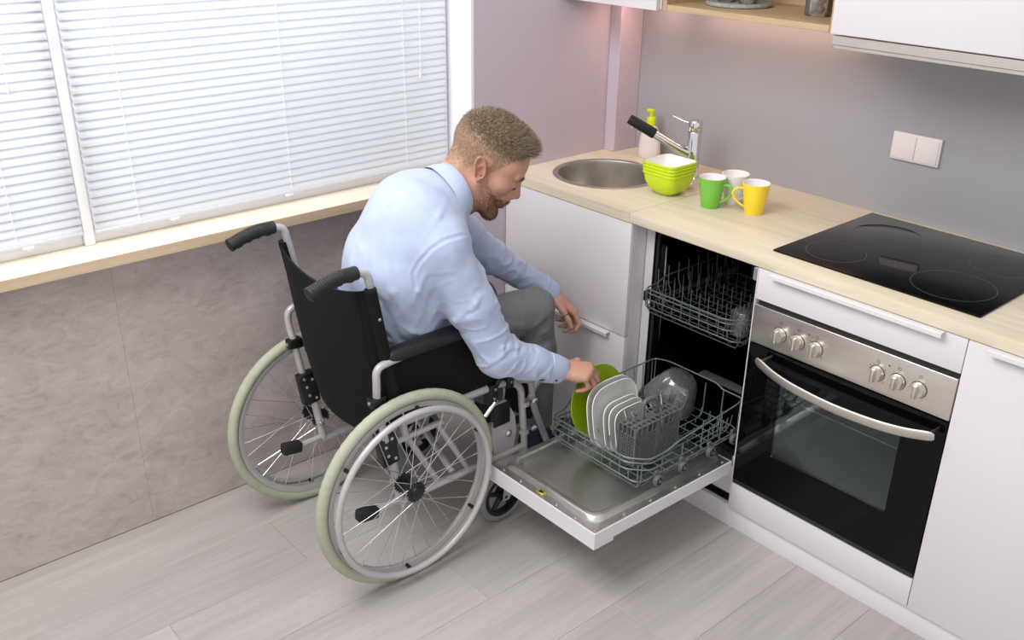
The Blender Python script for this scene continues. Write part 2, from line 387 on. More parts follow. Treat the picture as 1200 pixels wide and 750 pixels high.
# venetian blinds, every slat its own part
PITCH_S = 0.0232
def slat_mesh(l):
    prof = []
    w, th, ca = 0.0262, 0.0006, 0.0045; tilt = math.radians(62)
    top = []; bot = []
    for i in range(5):
        t = -0.5 + i / 4.0; x = t * w; h = ca * (1 - 4 * t * t)
        for lst, d in ((top, th / 2), (bot, -th / 2)):
            # room edge hangs down, the back edge stands up; convex side faces the room
            X = x * math.cos(tilt) + (h + d) * math.sin(tilt); Z = -x * math.sin(tilt) + (h + d) * math.cos(tilt)
            lst.append((X, Z))
    poly = top + bot[::-1]
    return MB().prism(poly, l, (0, 1, 0), (0, 0, 0), (1, 0, 0), (0, 0, 1)).mesh('slat', 'slat_white', 50)
def blind(y0, y1, zb, ztop, lab, cords, tassel, brackets):
    b = thing('venetian_blind', (-1.208, (y0 + y1) / 2, zb), lab, 'blind', 'white venetian blinds')
    sm = slat_mesh(y1 - y0)
    MB().rbox(-1.2195, -1.1965, y0, y1, zb, zb + 0.009, 0.003).build('bottom_rail', 'slat_white', b)
    z = zb + 0.020; k = 0
    while z < ztop - 0.03:
        o = link('slat', sm, b); o.location = (-1.208, y0, z); o.matrix_parent_inverse = Matrix.Translation(-ABS[b.name]); z += PITCH_S
    MB().rbox(-1.222, -1.194, y0, y1, ztop - 0.02, ztop + 0.012, 0.003).build('head_rail', 'slat_white', b)
    for yc in cords:
        mb = MB()
        mb.tube([(-1.1985, yc, zb + 0.004), (-1.1985, yc, ztop)], 0.0009, 5)
        zz = zb + 0.02
        while zz < ztop - 0.03:
            mb.tube([(-1.1975, yc - 0.0035, zz + 0.007), (-1.1965, yc + 0.0035, zz - 0.007)], 0.0016, 5); zz += PITCH_S
        mb.build('ladder_cord', 'cord_white', b)
    for yc in brackets:
        mb = MB().rbox(-1.2233, -1.196, yc - 0.014, yc + 0.014, zb - 0.006, zb + 0.002, 0.002)
        mb.rbox(-1.2233, -1.203, yc - 0.006, yc + 0.006, zb - 0.014, zb - 0.004, 0.002); mb.build('clip', 'upvc', b)
    ty, tz = tassel
    c = MB().tube([(-1.19, ty, ztop), (-1.189, ty + 0.002, (ztop + tz) / 2), (-1.19, ty, tz)], 0.0011, 6).build('pull_cord', 'cord_white', b)
    MB().lathe([(0.0015, 0.02), (0.003, 0.016), (0.0055, 0.0), (0.0045, -0.004), (0, -0.004)], (-1.19, ty, tz - 0.012), 12).build('tassel', 'switch_white', c)
    return b
blind(-1.3925, -0.176, 0.967, 1.93, 'long white venetian blind right of the window mullion', (-0.35, -1.27, -0.79), (-0.291, 1.285), (-1.17, -0.80))
blind(-2.60, -1.427, 0.970, 1.93, 'white venetian blind left of the window mullion at the picture edge', (-1.595, -2.4), (-1.543, 1.387), (-1.57, -2.4))
# ------------------------------------------------------------------ kitchen run
ZW0 = 0.8903
def rrect(x0, x1, y0, y1, r, n=6):
    pts = []
    for (cx, cy, a0) in ((x1 - r, y1 - r, 0), (x0 + r, y1 - r, 90), (x0 + r, y0 + r, 180), (x1 - r, y0 + r, 270)):
        for k in range(n + 1):
            a = math.radians(a0 + 90 * k / n); pts.append((cx + r * math.cos(a), cy + r * math.sin(a)))
    return pts
def plate_hole(mb, x0, x1, y0, y1, z0, z1, hole, outer=None):
    """rectangular slab with a hole (outline points, counter clockwise)"""
    n = len(hole); cx = sum(p[0] for p in hole) / n; cy = sum(p[1] for p in hole) / n
    def hit(p):
        dx, dy = p[0] - cx, p[1] - cy; t = 1e9
        if dx > 1e-9: t = min(t, (x1 - cx) / dx)
        if dx < -1e-9: t = min(t, (x0 - cx) / dx)
        if dy > 1e-9: t = min(t, (y1 - cy) / dy)
        if dy < -1e-9: t = min(t, (y0 - cy) / dy)
        return [cx + dx * t, cy + dy * t]
    out = [hit(p) for p in hole]
    for c in ((x0, y0), (x1, y0), (x1, y1), (x0, y1)):
        i = min(range(n), key=lambda k: (out[k][0] - c[0]) ** 2 + (out[k][1] - c[1]) ** 2); out[i] = list(c)
    vs = [(p[0], p[1], z) for z in (z0, z1) for p in out] + [(p[0], p[1], z) for z in (z0, z1) for p in hole]
    fs = []
    for i in range(n):
        j = (i + 1) % n
        fs += [(n + i, n + j, 3 * n + j, 3 * n + i), (i, 2 * n + i, 2 * n + j, j), (i, j, n + j, n + i), (2 * n + i, 3 * n + i, 3 * n + j, 2 * n + j)]
    return mb.add(vs, fs)
SINK = (-0.845, 0.262); SR = 0.194
circ = [(SINK[0] + (SR - 0.012) * math.cos(2 * math.pi * i / 72), SINK[1] + (SR - 0.012) * math.sin(2 * math.pi * i / 72)) for i in range(72)]
w1 = tag(plate_hole(MB(), XM + 0.0005, -0.4912, -0.0028, YB - 0.0005, ZW0, ZC, circ).build('worktop', 'worktop_wood', None, 25), 'short pale wood worktop section holding the round sink', 'worktop', 'worktop sections')
tag(MB().rbox(-0.4905, 1.7, -0.0028, YB - 0.0005, ZW0, ZC, 0.0012, 2).build('worktop', 'worktop_wood', None, 30), 'long pale wood worktop section under mugs and black hob', 'worktop', 'worktop sections')

# plinth
tag(MB().rbox(XM + 0.001, 1.7, 0.012, 0.03, 0.0, 0.0745, 0.001).build('plinth', 'plinth'), 'white toe kick board running along the floor', 'plinth')

def handle_strip(par, x0, x1, z, name='handle'):
    poly = [(0.0, 0.0), (-0.020, 0.0), (-0.0225, -0.002), (-0.0225, -0.0125), (-0.020, -0.0125), (-0.020, -0.004), (-0.0165, -0.002), (0.0, -0.002)]
    return MB().prism([(p[0], p[1]) for p in poly], x1 - x0, (1, 0, 0), (x0, -0.0003, z), (0, 1, 0), (0, 0, 1)).build(name, 'white_lacquer', par, 30)
def carcass(par, x0, x1, y0=0.0195, y1=0.60, z0=0.076, z1=0.8895, t=0.016):
    mb = MB()
    mb.box(x0, x0 + t, y0, y1, z0, z1).box(x1 - t, x1, y0, y1, z0, z1).box(x0 + t, x1 - t, y0, y1, z0, z0 + t).box(x0 + t, x1 - t, y1 - 0.006, y1, z0 + t, z1)
    return mb.build('carcass', 'carcass_white', par, None)
# sink cabinet
sc = thing('sink_cabinet', (-0.787, 0.3, 0.076), 'white base cabinet under the round sink with door and drawer', 'cabinet', 'white base cabinets')
carcass(sc, XM + 0.002, -0.482)
MB().rbox(XM + 0.003, -0.4825, 0.0, 0.0185, 0.4915, 0.8875, 0.0012).build('door', 'white_lacquer', sc)
d = MB().rbox(XM + 0.003, -0.4825, 0.0, 0.0185, 0.0775, 0.4875, 0.0012).build('drawer', 'white_lacquer', sc)
handle_strip(d, -0.84, -0.545, 0.4895)
# oven cabinet
oc = thing('oven_cabinet', (0.3, 0.3, 0.076), 'white base cabinet housing the black oven, shallow drawer on top', 'cabinet', 'white base cabinets')
carcass(oc, 0.0008, 0.5992)
MB().box(-0.0022, 0.0005, 0.0, 0.60, 0.076, 0.888).build('side_panel', 'white_lacquer', oc, None)
d = MB().rbox(0.0012, 0.5988, 0.0, 0.0185, 0.7945, 0.8875, 0.0012).build('drawer', 'white_lacquer', oc)
handle_strip(d, 0.05, 0.543, 0.8885)
MB().rbox(0.0012, 0.5988, 0.0, 0.0185, 0.0765, 0.1705, 0.0012).build('lower_panel', 'white_lacquer', oc)
MB().box(0.018, 0.582, 0.021, 0.59, 0.171, 0.184).build('oven_shelf', 'carcass_white', oc, None)
# right cabinet
rc = thing('base_cabinet', (0.9, 0.3, 0.076), 'plain white base cabinet with tall door right of the oven', 'cabinet', 'white base cabinets')
carcass(rc, 0.6008, 1.1992)
d = MB().rbox(0.6012, 1.1988, 0.0, 0.0185, 0.0765, 0.8875, 0.0012).build('door', 'white_lacquer', rc)
handle_strip(d, 0.655, 1.145, 0.8885)

# ------------------------------------------------------------------ oven
ov = thing('oven', (0.3, 0.3, 0.19), 'built-in oven with black glass door, steel control panel and curved handle', 'oven')
ox0, ox1 = 0.0025, 0.5975
cp = MB().rbox(ox0, ox1, -0.002, 0.03, 0.6613, 0.7792, 0.0025, 3).build('control_panel', 'steel', ov)
MB().box(ox0 + 0.004, ox1 - 0.004, 0.012, 0.03, 0.7795, 0.7935).build('vent_gap', 'black_void', ov, None)
for i, kx in enumerate((0.096, 0.155, 0.212, 0.394, 0.452, 0.509)):
    k = MB().lathe([(0.0215, 0.0), (0.0215, 0.003), (0.0205, 0.0035), (0.0195, 0.015), (0.0180, 0.0175), (0, 0.0175)], (kx, -0.002, 0.714), 28, (0, -1, 0)).build('knob', 'steel', ov)
    MB().rbox(kx - 0.0055, kx + 0.0055, -0.030, -0.016, 0.714 - 0.0185, 0.714 + 0.0185, 0.003, 2).build('grip_ridge', 'steel', k)
    MB().ring((kx, -0.0022, 0.714), 0.0222, 0.0008, (0, 1, 0), 32, 5).build('shadow_ring', 'black_plastic', k)
    mk = MB(); a = 0.0042
    for (u0, u1, w0, w1_) in ((-a, a, a - 0.0008, a), (-a, a, -a, -a + 0.0008), (-a, -a + 0.0008, -a, a), (a - 0.0008, a, -a, a)):
        mk.box(kx + u0, kx + u1, -0.0024, -0.0019, 0.7495 + w0, 0.7495 + w1_)
    sub = [(-0.002, 0.002, -0.0004, 0.0004)] if i % 3 == 0 else ([(-0.002, 0.001, 0.0005, 0.0013), (-0.002, 0.001, -0.0015, -0.0007)] if i % 3 == 1 else [(-0.002, 0.002, 0.001, 0.0018)])
    for (u0, u1, w0, w1_) in sub: mk.box(kx + u0, kx + u1, -0.0024, -0.0019, 0.7495 + w0, 0.7495 + w1_)
    for t in ([40, 90, 140, 220, 320] if i in (2, 3) else [60, 120, 240, 300]):
        px, pz = kx + 0.0275 * math.cos(math.radians(t)), 0.714 + 0.0275 * math.sin(math.radians(t)); s_ = 0.0014 if i in (2, 3) else 0.0007
        mk.box(px - s_, px + s_, -0.0024, -0.0019, pz - s_, pz + s_)
    mk.build('dial_print', 'print_grey', cp, None)['kind'] = 'stuff'
for kx in (0.186, 0.424):
    MB().lathe([(0.0028, 0), (0.0024, 0.001), (0, 0.0012)], (kx, -0.002, 0.748), 12, (0, -1, 0)).build('indicator_lamp', 'red_lamp', ov)
# door: black glass frame with a tinted window
dz0, dz1 = 0.1885, 0.6565
wx0, wx1, wz0, wz1 = 0.117, 0.487, 0.322, 0.572
dr = MB()
hole = rrect(wx0, wx1, wz0, wz1, 0.004, 3)
tmp = MB(); plate_hole(tmp, ox0, ox1, dz0, dz1, 0.0, 0.021, hole)
dr.v = [(v[0], 0.020 - v[2] if False else v[2], v[1]) for v in tmp.v]; dr.f = tmp.f
door = dr.build('door', 'black_gloss', ov, 30)
MB().box(wx0 - 0.001, wx1 + 0.001, 0.0015, 0.005, wz0 - 0.001, wz1 + 0.001).build('window_pane', 'oven_glass', door, None)
pts = catmull([(0.052, -0.030, 0.624), (0.12, -0.046, 0.611), (0.20, -0.056, 0.603), (0.315, -0.061, 0.599), (0.43, -0.056, 0.602), (0.51, -0.046, 0.609), (0.578, -0.030, 0.620)], 6)
h = MB().tube([pts[0] + (pts[0] - pts[1]) * 0.5] + pts + [pts[-1] + (pts[-1] - pts[-2]) * 0.5], [0.0055, 0.0092] + [0.0105] * (len(pts) - 2) + [0.0092, 0.0055], 18, flat=((0, 0, 1), 1.3, 0.42)).build('handle', 'steel_satin', door, 60)
for hx, hz in ((0.062, 0.622), (0.568, 0.618)):
    MB().tube([(hx, 0.001, hz), (hx, -0.033, hz)], 0.006, 12).build('handle_post', 'steel', h)
MB().box(ox0 + 0.002, ox1 - 0.002, -0.001, 0.018, 0.1745, 0.1875).build('lower_trim', 'rail_dark', ov, None)
M('enamel', (176, 186, 184), 0.35, var=0.06, scale=12)
cv = MB(); c0, c1 = 0.06, 0.54
cv.box(c0 - 0.006, c0, 0.022, 0.45, 0.25, 0.63).box(c1, c1 + 0.006, 0.022, 0.45, 0.25, 0.63).box(c0, c1, 0.022, 0.45, 0.63, 0.636).box(c0, c1, 0.022, 0.45, 0.244, 0.25).box(c0, c1, 0.45, 0.456, 0.25, 0.63)
cv.build('cavity', 'enamel', ov, None)
rk = MB()
for z_ in (0.50, 0.40):
    rk.tube([(c0 + 0.003, 0.03, z_), (c0 + 0.003, 0.43, z_)], 0.004, 6).tube([(c1 - 0.003, 0.03, z_), (c1 - 0.003, 0.43, z_)], 0.004, 6)
rk.build('shelf_runners', 'chrome', ov)['kind'] = 'stuff'
ork = MB()
ork.tube([(c0 + 0.01, 0.035, 0.508), (c1 - 0.01, 0.035, 0.508)], 0.003, 6).tube([(c0 + 0.01, 0.40, 0.508), (c1 - 0.01, 0.40, 0.508)], 0.003, 6)
for i in range(19): xx = c0 + 0.015 + i * 0.025; ork.tube([(xx, 0.035, 0.508), (xx, 0.40, 0.508)], 0.0013, 5)
ork.build('wire_shelf', 'chrome', ov)

# ------------------------------------------------------------------ hob
hb = thing('hob', (0.295, 0.32, ZC), 'black glass cooking hob with four thin printed rings set in worktop', 'hob')
hg = MB().rbox(-0.002, 0.5915, 0.06, 0.585, ZC + 0.0001, ZC + 0.006, 0.0022, 2).build('glass_top', 'black_gloss', hb)
for (cx, cy, r) in ((0.124, 0.18, 0.083), (0.142, 0.425, 0.098), (0.455, 0.198, 0.105), (0.475, 0.435, 0.083)):
    MB().lathe([(r - 0.0011, 0.0), (r - 0.0011, 0.0003), (r, 0.0003), (r, 0.0)], (cx, cy, ZC + 0.0059), 72).build('cooking_zone_ring', 'ring_print', hb, None)

# ------------------------------------------------------------------ sink, tap, soap
sk = thing('sink', (SINK[0], SINK[1], ZC - 0.16), 'round stainless steel sink set in the pale worktop', 'sink')
MB().lathe([(SR, 0.0), (SR, 0.0012), (SR - 0.003, 0.0028), (SR - 0.016, 0.0032), (SR - 0.020, 0.0022), (SR - 0.0215, -0.003), (SR - 0.0135, -0.0005)], (SINK[0], SINK[1], ZC), 96).build('rim', 'steel_sink', sk, 50)
MB().lathe([(SR - 0.0215, -0.002), (SR - 0.024, -0.02), (SR - 0.029, -0.10), (SR - 0.036, -0.13), (SR - 0.055, -0.15), (SR - 0.085, -0.157), (0.045, -0.16), (0.043, -0.164), (0, -0.164)], (SINK[0], SINK[1], ZC), 96).build('bowl', 'steel_sink', sk, 60)
dn = MB().lathe([(0.042, -0.1635), (0.04, -0.160), (0.03, -0.1615), (0.0, -0.1605)], (SINK[0], SINK[1], ZC), 40).build('drain', 'chrome', sk)
MB().lathe([(0.012, -0.1605), (0.011, -0.154), (0, -0.153)], (SINK[0], SINK[1], ZC), 24).build('plug_knob', 'chrome', dn)
MB().lathe([(0, 0.0), (0.016, 0.0), (0.016, 0.017), (0.0145, 0.0185), (0, 0.019)], (-0.548, 0.352, ZC + 0.0002), 24).build('waste_control_knob', 'steel', sk, 40)
tp = thing('kitchen_tap', (-0.62, 0.45, ZC), 'chrome mixer tap with black pull-out spray head over the sink', 'tap')
tx, ty = -0.62, 0.45
MB().lathe([(0.0, 0.0), (0.030, 0.0), (0.030, 0.004), (0.026, 0.008), (0.0245, 0.010)], (tx, ty, ZC), 32).build('base_ring', 'chrome', tp, 40)
MB().lathe([(0.0235, 0.006), (0.0235, 0.165), (0.0225, 0.1665)], (tx, ty, ZC), 36).build('body', 'chrome', tp, 40)
MB().lathe([(0.0235, 0.168), (0.0245, 0.170), (0.0245, 0.200), (0.022, 0.204), (0, 0.205)], (tx, ty, ZC), 36).build('cap', 'chrome', tp, 40)
tip = Vector((-0.79, 0.300, 1.122)); j0 = Vector((tx + 0.002, ty, 1.010)); dirs = (Vector((-0.79, 0.30, 0)) - Vector((tx, ty, 0))).normalized()
j1 = Vector((tx, ty, 1.024)) + dirs * 0.045; mid = tip + (j1 - tip) * 0.50
MB().tube(catmull([j0, Vector((tx, ty, 1.013)) + dirs * 0.018, j1, mid], 6), [0.021, 0.0205, 0.020, 0.0195, 0.019, 0.0185, 0.018, 0.0178, 0.0175, 0.0172, 0.017, 0.0168, 0.0166, 0.0165, 0.016, 0.016, 0.0155, 0.0155, 0.0155], 20).build('spout', 'chrome', tp, 50)
hd = MB().tube([mid, mid + (tip - mid) * 0.03, mid + (tip - mid) * 0.94, tip], [0.0165, 0.0185, 0.0175, 0.0160], 20).build('spray_head', 'black_plastic', tp, 40)
ax = (tip - mid).normalized(); q = tip - ax * 0.018
MB().lathe([(0.009, 0.0), (0.009, 0.024), (0.007, 0.026), (0, 0.026)], q, 16, (-0.15, -0.1, -1)).build('aerator', 'chrome', hd)
MB().tube([(tx - 0.015, ty - 0.005, 1.113), (tx - 0.045, ty - 0.012, 1.118), (tx - 0.082, ty - 0.022, 1.129)], [0.0048, 0.0040, 0.0036], 12).build('lever', 'chrome', tp, 50)
so = thing('soap_dispenser', (-0.905, 0.55, ZC), 'white soap bottle with lime green pump behind the sink', 'soap dispenser')
prof = [(0, 0), (0.041, 0.0), (0.045, 0.004), (0.0445, 0.03), (0.041, 0.070), (0.034, 0.100), (0.026, 0.114), (0.015, 0.121), (0.013, 0.128), (0, 0.128)]
b_ = MB().lathe(prof, (0, 0, 0), 36); b_.v = [(-0.905 + v[0] * 1.05, 0.55 + v[1] * 0.72, ZC + v[2]) for v in b_.v]; b_.build('bottle', 'soap_white', so, 50)
p_ = MB().lathe([(0.0165, 0.122), (0.0165, 0.148), (0.0135, 0.152), (0.007, 0.153), (0.007, 0.166), (0.010, 0.167), (0.010, 0.176), (0, 0.177)], (-0.905, 0.55, ZC), 24).build('pump', 'pump_lime', so, 40)
MB().rbox(-0.924, -0.897, 0.541, 0.559, ZC + 0.168, ZC + 0.180, 0.004, 3).build('nozzle', 'pump_lime', p_)

# ------------------------------------------------------------------ bowls and mugs
def sq_ring(hw, r, z, n=7, c=(0, 0)):
    return [(c[0] + p[0], c[1] + p[1], z) for p in rrect(-hw, hw, -hw, hw, r, n)]
def loft(mb, rings, cap0=True, cap1=False):
    n = len(rings[0]); vs = [p for r in rings for p in r]; fs = []
    for i in range(len(rings) - 1):
        for j in range(n): fs.append((i * n + j, i * n + (j + 1) % n, (i + 1) * n + (j + 1) % n, (i + 1) * n + j))
    if cap0: fs.append(tuple(range(n - 1, -1, -1)))
    if cap1: fs.append(tuple(range((len(rings) - 1) * n, len(rings) * n)))
    return mb.add(vs, fs)
bc = (-0.556, 0.252)
H = 0.078
outp = [(0.030, 0.022, 0.0), (0.036, 0.024, 0.003), (0.0545, 0.032, 0.020), (0.0630, 0.030, 0.042), (0.0662, 0.026, 0.062), (0.0666, 0.025, H - 0.0085), (0.0692, 0.025, H - 0.0070), (0.0696, 0.025, H - 0.001), (0.0688, 0.024, H)]
inp = [(0.0660, 0.023, H), (0.0650, 0.025, 0.062), (0.0610, 0.029, 0.043), (0.0520, 0.031, 0.021), (0.033, 0.023, 0.0055)]
for i in range(4):
    z0 = ZC + 0.0002 + i * 0.0108
    lab = ['bottom lime green square bowl of the stack by the tap', 'second lowest lime green square bowl of the stack', 'lime green square bowl just under the topmost of the stack', 'topmost lime green square bowl of the stack, white inside'][i]
    bo = thing('bowl', (bc[0], bc[1], z0), lab, 'bowl', 'stacked lime green bowls')
    def shift(rr): return [sq_ring(hw, r, z0 + z, 7, bc) for (hw, r, z) in rr]
    loft(MB(), shift(outp) + [sq_ring(0.0660, 0.023, z0 + H, 7, bc)], True, False).build('shell', 'lime_melamine', bo, 45)
    loft(MB(), shift([(0.06605, 0.023, H + 0.0002)] + inp[1:]), False, True).build('lining', 'bowl_white', bo, 45)
def mug(c, mat, hang, lab, in_mat='bowl_white', r0=0.029, r1=0.0435, h=0.098):
    m = thing('mug', (c[0], c[1], ZC), lab, 'mug', 'mugs on the worktop')
    MB().lathe([(0, 0.001), (r0 - 0.004, 0.001), (r0 - 0.003, 0.0), (r0 - 0.001, 0.0), (r0, 0.002), (r0 + (r1 - r0) * 0.5, h * 0.5), (r1, h - 0.001), (r1 - 0.0012, h)], (c[0], c[1], ZC), 48).build('body', mat, m, 50)
    MB().lathe([(r1 - 0.0012, h), (r1 - 0.0032, h - 0.001), (r0 + (r1 - r0) * 0.5 - 0.0035, h * 0.5), (r0 - 0.003, 0.006), (0, 0.005)], (c[0], c[1], ZC), 48).build('lining', in_mat, m, 50)
    dx, dy = math.cos(math.radians(hang)), math.sin(math.radians(hang))
    P = [(r1 * 0.93, h * 0.80), (r1 + 0.016, h * 0.80), (r1 + 0.026, h * 0.66), (r1 + 0.021, h * 0.47), (r1 + 0.002, h * 0.29), (r0 + (r1 - r0) * 0.22 - 0.003, h * 0.2)]
    pts = catmull([(c[0] + dx * a, c[1] + dy * a, ZC + b) for a, b in P], 6)
    MB().tube(pts, 0.0050, 10, flat=((-dy, dx, 0), 1.15, 0.75)).build('handle', mat, m, 60)
mug((-0.374, 0.247), 'mug_green', 12, 'green mug nearest the stacked bowls, handle to the right')
mug((-0.352, 0.338), 'mug_white', -14, 'plain white mug standing behind the green and yellow mugs')
mug((-0.246, 0.302), 'mug_yellow', 222, 'yellow mug with handle turned towards the green mug')

# ------------------------------------------------------------------ wall socket
sw = thing('wall_socket', (0.088, 0.612, 1.104), 'white double wall socket with two covers on grey wall', 'socket')
fr = MB().rbox(0.0115, 0.165, 0.6075, 0.6185, 1.1035, 1.187, 0.002, 2).build('frame', 'switch_white', sw)
for a, b in ((0.0175, 0.0878), (0.0888, 0.159)):
    c = MB().rbox(a, b, 0.6045, 0.608, 1.1095, 1.181, 0.0012, 2).build('cover', 'switch_white', sw)
    MB().rbox((a + b) / 2 - 0.008, (a + b) / 2 + 0.008, 0.6035, 0.605, 1.1105, 1.1135, 0.0005, 1).build('lift_lip', 'switch_white', c)

# ------------------------------------------------------------------ wall units
YU = 0.25; ZU = 1.4985
wu = thing('wall_cabinet', (-0.87, 0.45, ZU), 'white wall cabinet in the corner above the sink', 'cabinet', 'white wall cabinets')
MB().box(XM + 0.001, -0.657, YU + 0.0195, YB - 0.001, ZU, 1.95).build('carcass', 'carcass_white', wu, None)
MB().rbox(XM + 0.002, -0.662, YU, YU + 0.0185, ZU - 0.003, 1.95, 0.001).build('door', 'white_lacquer', wu)
sh = thing('open_shelf', (-0.345, 0.45, 1.496), 'open oak wall shelf between the white wall cabinets', 'shelf')
ys = 0.272
MB().rbox(-0.6365, -0.0545, ys, YB - 0.002, 1.4965, 1.5150, 0.0008, 1).build('bottom_board', 'oak_shelf', sh)
MB().rbox(-0.6545, -0.6370, ys, YB - 0.002, 1.4965, 1.95, 0.0008, 1).build('side_board', 'oak_shelf', sh)
MB().rbox(-0.0540, -0.0385, ys, YB - 0.002, 1.4965, 1.95, 0.0008, 1).build('side_board', 'oak_shelf', sh)
MB().box(-0.6365, -0.0545, YB - 0.012, YB - 0.002, 1.5152, 1.93).build('back_board', 'oak_shelf', sh, None)
MB().rbox(-0.6365, -0.0545, ys, YB - 0.002, 1.932, 1.95, 0.0008, 1).build('top_board', 'oak_shelf', sh)
hu = thing('hood_cabinet', (0.27, 0.45, ZU), 'white wall cabinet above the cooker hood', 'cabinet', 'white wall cabinets')
MB().box(-0.0375, 0.66, YU + 0.0195, YB - 0.001, ZU + 0.006, 1.95).build('carcass', 'carcass_white', hu, None)
MB().rbox(-0.0360, 0.66, YU, YU + 0.0185, ZU - 0.001, 1.95, 0.001).build('door', 'white_lacquer', hu)
hd_ = thing('cooker_hood', (0.28, 0.43, 1.47), 'slim stainless steel cooker hood under the white wall cabinet', 'cooker hood')
MB().box(-0.022, 0.645, 0.2685, YB - 0.02, 1.480, 1.5035).build('housing', 'steel', hd_, None)
MB().rbox(-0.026, 0.650, 0.2475, 0.2605, 1.4705, 1.4940, 0.0008, 1).build('front_strip', 'steel_satin', hd_)
MB().rbox(-0.022, 0.645, 0.2520, 0.50, 1.4600, 1.4700, 0.0008, 1).build('glass_drawer', 'steel_satin', hd_)
# things on the shelf
ty_ = thing('serving_tray', (-0.49, 0.445, 1.5152), 'round speckled stone tray on the oak shelf', 'tray')
MB().lathe([(0, 0), (0.100, 0.0), (0.104, 0.003), (0.104, 0.008), (0.101, 0.011), (0.096, 0.010), (0, 0.009)], (-0.49, 0.445, 1.5152), 48).build('disc', 'stone_tray', ty_, 40)
MB().ring((-0.49, 0.445, 1.5265), 0.099, 0.0022, (0, 0, 1), 48, 6).build('raised_edge', 'stone_tray', ty_)
for (gx, gy, nm) in ((-0.525, 0.425, 'left'), (-0.455, 0.44, 'right')):
    g = thing('glass_tumbler', (gx, gy, 1.5247), 'clear glass tumbler, %s one on the stone tray' % nm, 'glass', 'tumblers on the stone tray')
    MB().lathe([(0, 0.0), (0.028, 0.0), (0.030, 0.004), (0.036, 0.09), (0.0345, 0.09), (0.028, 0.007), (0, 0.006)], (gx, gy, 1.5247), 32).build('vessel', 'clear_glass', g, 40)
    MB().ring((gx, gy, 1.6147), 0.0353, 0.0008, (0, 0, 1), 32, 5).build('lip', 'clear_glass', g)
jr = thing('storage_jar', (-0.195, 0.43, 1.5152), 'clear glass jar of garlic bulbs at the shelf end', 'jar')
MB().lathe([(0, 0.0), (0.036, 0.0), (0.039, 0.004), (0.039, 0.10), (0.034, 0.115), (0.032, 0.115), (0.0365, 0.099), (0.0365, 0.006), (0, 0.005)], (-0.195, 0.43, 1.5152), 36).build('vessel', 'clear_glass', jr, 40)
MB().lathe([(0, 0.116), (0.036, 0.116), (0.036, 0.134), (0.033, 0.138), (0, 0.138)], (-0.195, 0.43, 1.5152), 36).build('lid', 'steel', jr, 40)
for k in range(9):
    a = k * 2.2; rr = 0.020 if k % 3 else 0.006
    gx, gy, gz = -0.195 + rr * math.cos(a), 0.43 + rr * math.sin(a), 1.5212 + 0.014 + (k // 3) * 0.024
    g = thing('garlic_bulb', (gx, gy, gz - 0.013), 'small pinkish garlic bulb inside the glass jar', 'garlic', 'garlic bulbs in the jar')
    MB().lathe([(0, -0.012), (0.008, -0.0115), (0.0132, -0.004), (0.0125, 0.004), (0.006, 0.0105), (0.002, 0.013), (0, 0.0135)], (gx, gy, gz), 10).build('bulb', 'dried_food', g, 60)
    MB().tube([(gx, gy, gz + 0.011), (gx + 0.001, gy, gz + 0.0165)], [0.0022, 0.0014], 6).build('stalk', 'dried_food', g)
# ------------------------------------------------------------------ dishwasher
DX0, DX1 = -0.446, -0.003
dw = thing('dishwasher', (-0.225, 0.3, 0.08), 'built-in dishwasher with its door folded down and racks pulled out', 'dishwasher')
tb = MB(); ty0, ty1, tz0, tz1 = 0.0755, 0.57, 0.235, 0.872
tb.box(DX0, DX0 + 0.004, ty0, ty1, tz0, tz1).box(DX1 - 0.006, DX1 - 0.002, ty0, ty1, tz0, tz1).box(DX0, DX1, ty1, ty1 + 0.004, tz0, tz1).box(DX0 + .004, DX1 - .006, ty0, ty1, tz1 - 0.004, tz1).box(DX0 + .004, DX1 - .006, ty0, ty1, tz0, tz0 + 0.004)
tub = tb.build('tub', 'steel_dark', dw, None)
MB().rbox(-0.4785, DX0 - 0.0003, 0.0735, 0.09, 0.21, 0.885, 0.001, 1).build('side_flange', 'carcass_white', dw)
gk = MB().tube(fillet([(DX0 + 0.008, 0.085, 0.25), (DX0 + 0.008, 0.085, tz1 - 0.012), (DX1 - 0.012, 0.085, tz1 - 0.012), (DX1 - 0.012, 0.085, 0.25)], 0.03), 0.006, 8).build('door_gasket', 'black_rubber', dw, 60)
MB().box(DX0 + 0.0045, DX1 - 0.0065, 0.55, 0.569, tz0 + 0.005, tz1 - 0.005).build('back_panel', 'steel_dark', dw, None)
MB().box(-0.45, -0.002, 0.034, 0.05, 0.10, 0.205).build('base_panel', 'plinth', dw, None)
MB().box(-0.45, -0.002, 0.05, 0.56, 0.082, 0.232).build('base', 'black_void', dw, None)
MB().rbox(DX0 + 0.0045, DX0 + 0.014, 0.12, 0.13, 0.45, 0.80, 0.001, 1).build('height_rail', 'chrome', dw)
for s_, xx in ((1, DX0 + 0.010), (-1, DX1 - 0.016)):
    MB().rbox(xx - 0.006, xx + 0.004, 0.10, 0.53, 0.612, 0.628, 0.002, 1).build('rack_rail', 'steel_liner', dw)
MB().tube([(-0.225, 0.33, 0.24), (-0.225, 0.33, 0.275)], 0.035, 20).build('filter_cup', 'steel_dark', dw)
arm = MB().rbox(-0.40, -0.05, 0.31, 0.35, 0.278, 0.290, 0.005, 2).build('spray_arm', 'wheel_grey', dw)
# hinge covers
MB().rbox(-0.0105, -0.0035, 0.0, 0.035, 0.225, 0.262, 0.002, 1).build('hinge_arm', 'steel_liner', dw)
MB().rbox(-0.018, -0.004, 0.002, 0.030, 0.845, 0.884, 0.001, 1).build('mounting_bracket', 'bolt_steel', dw)

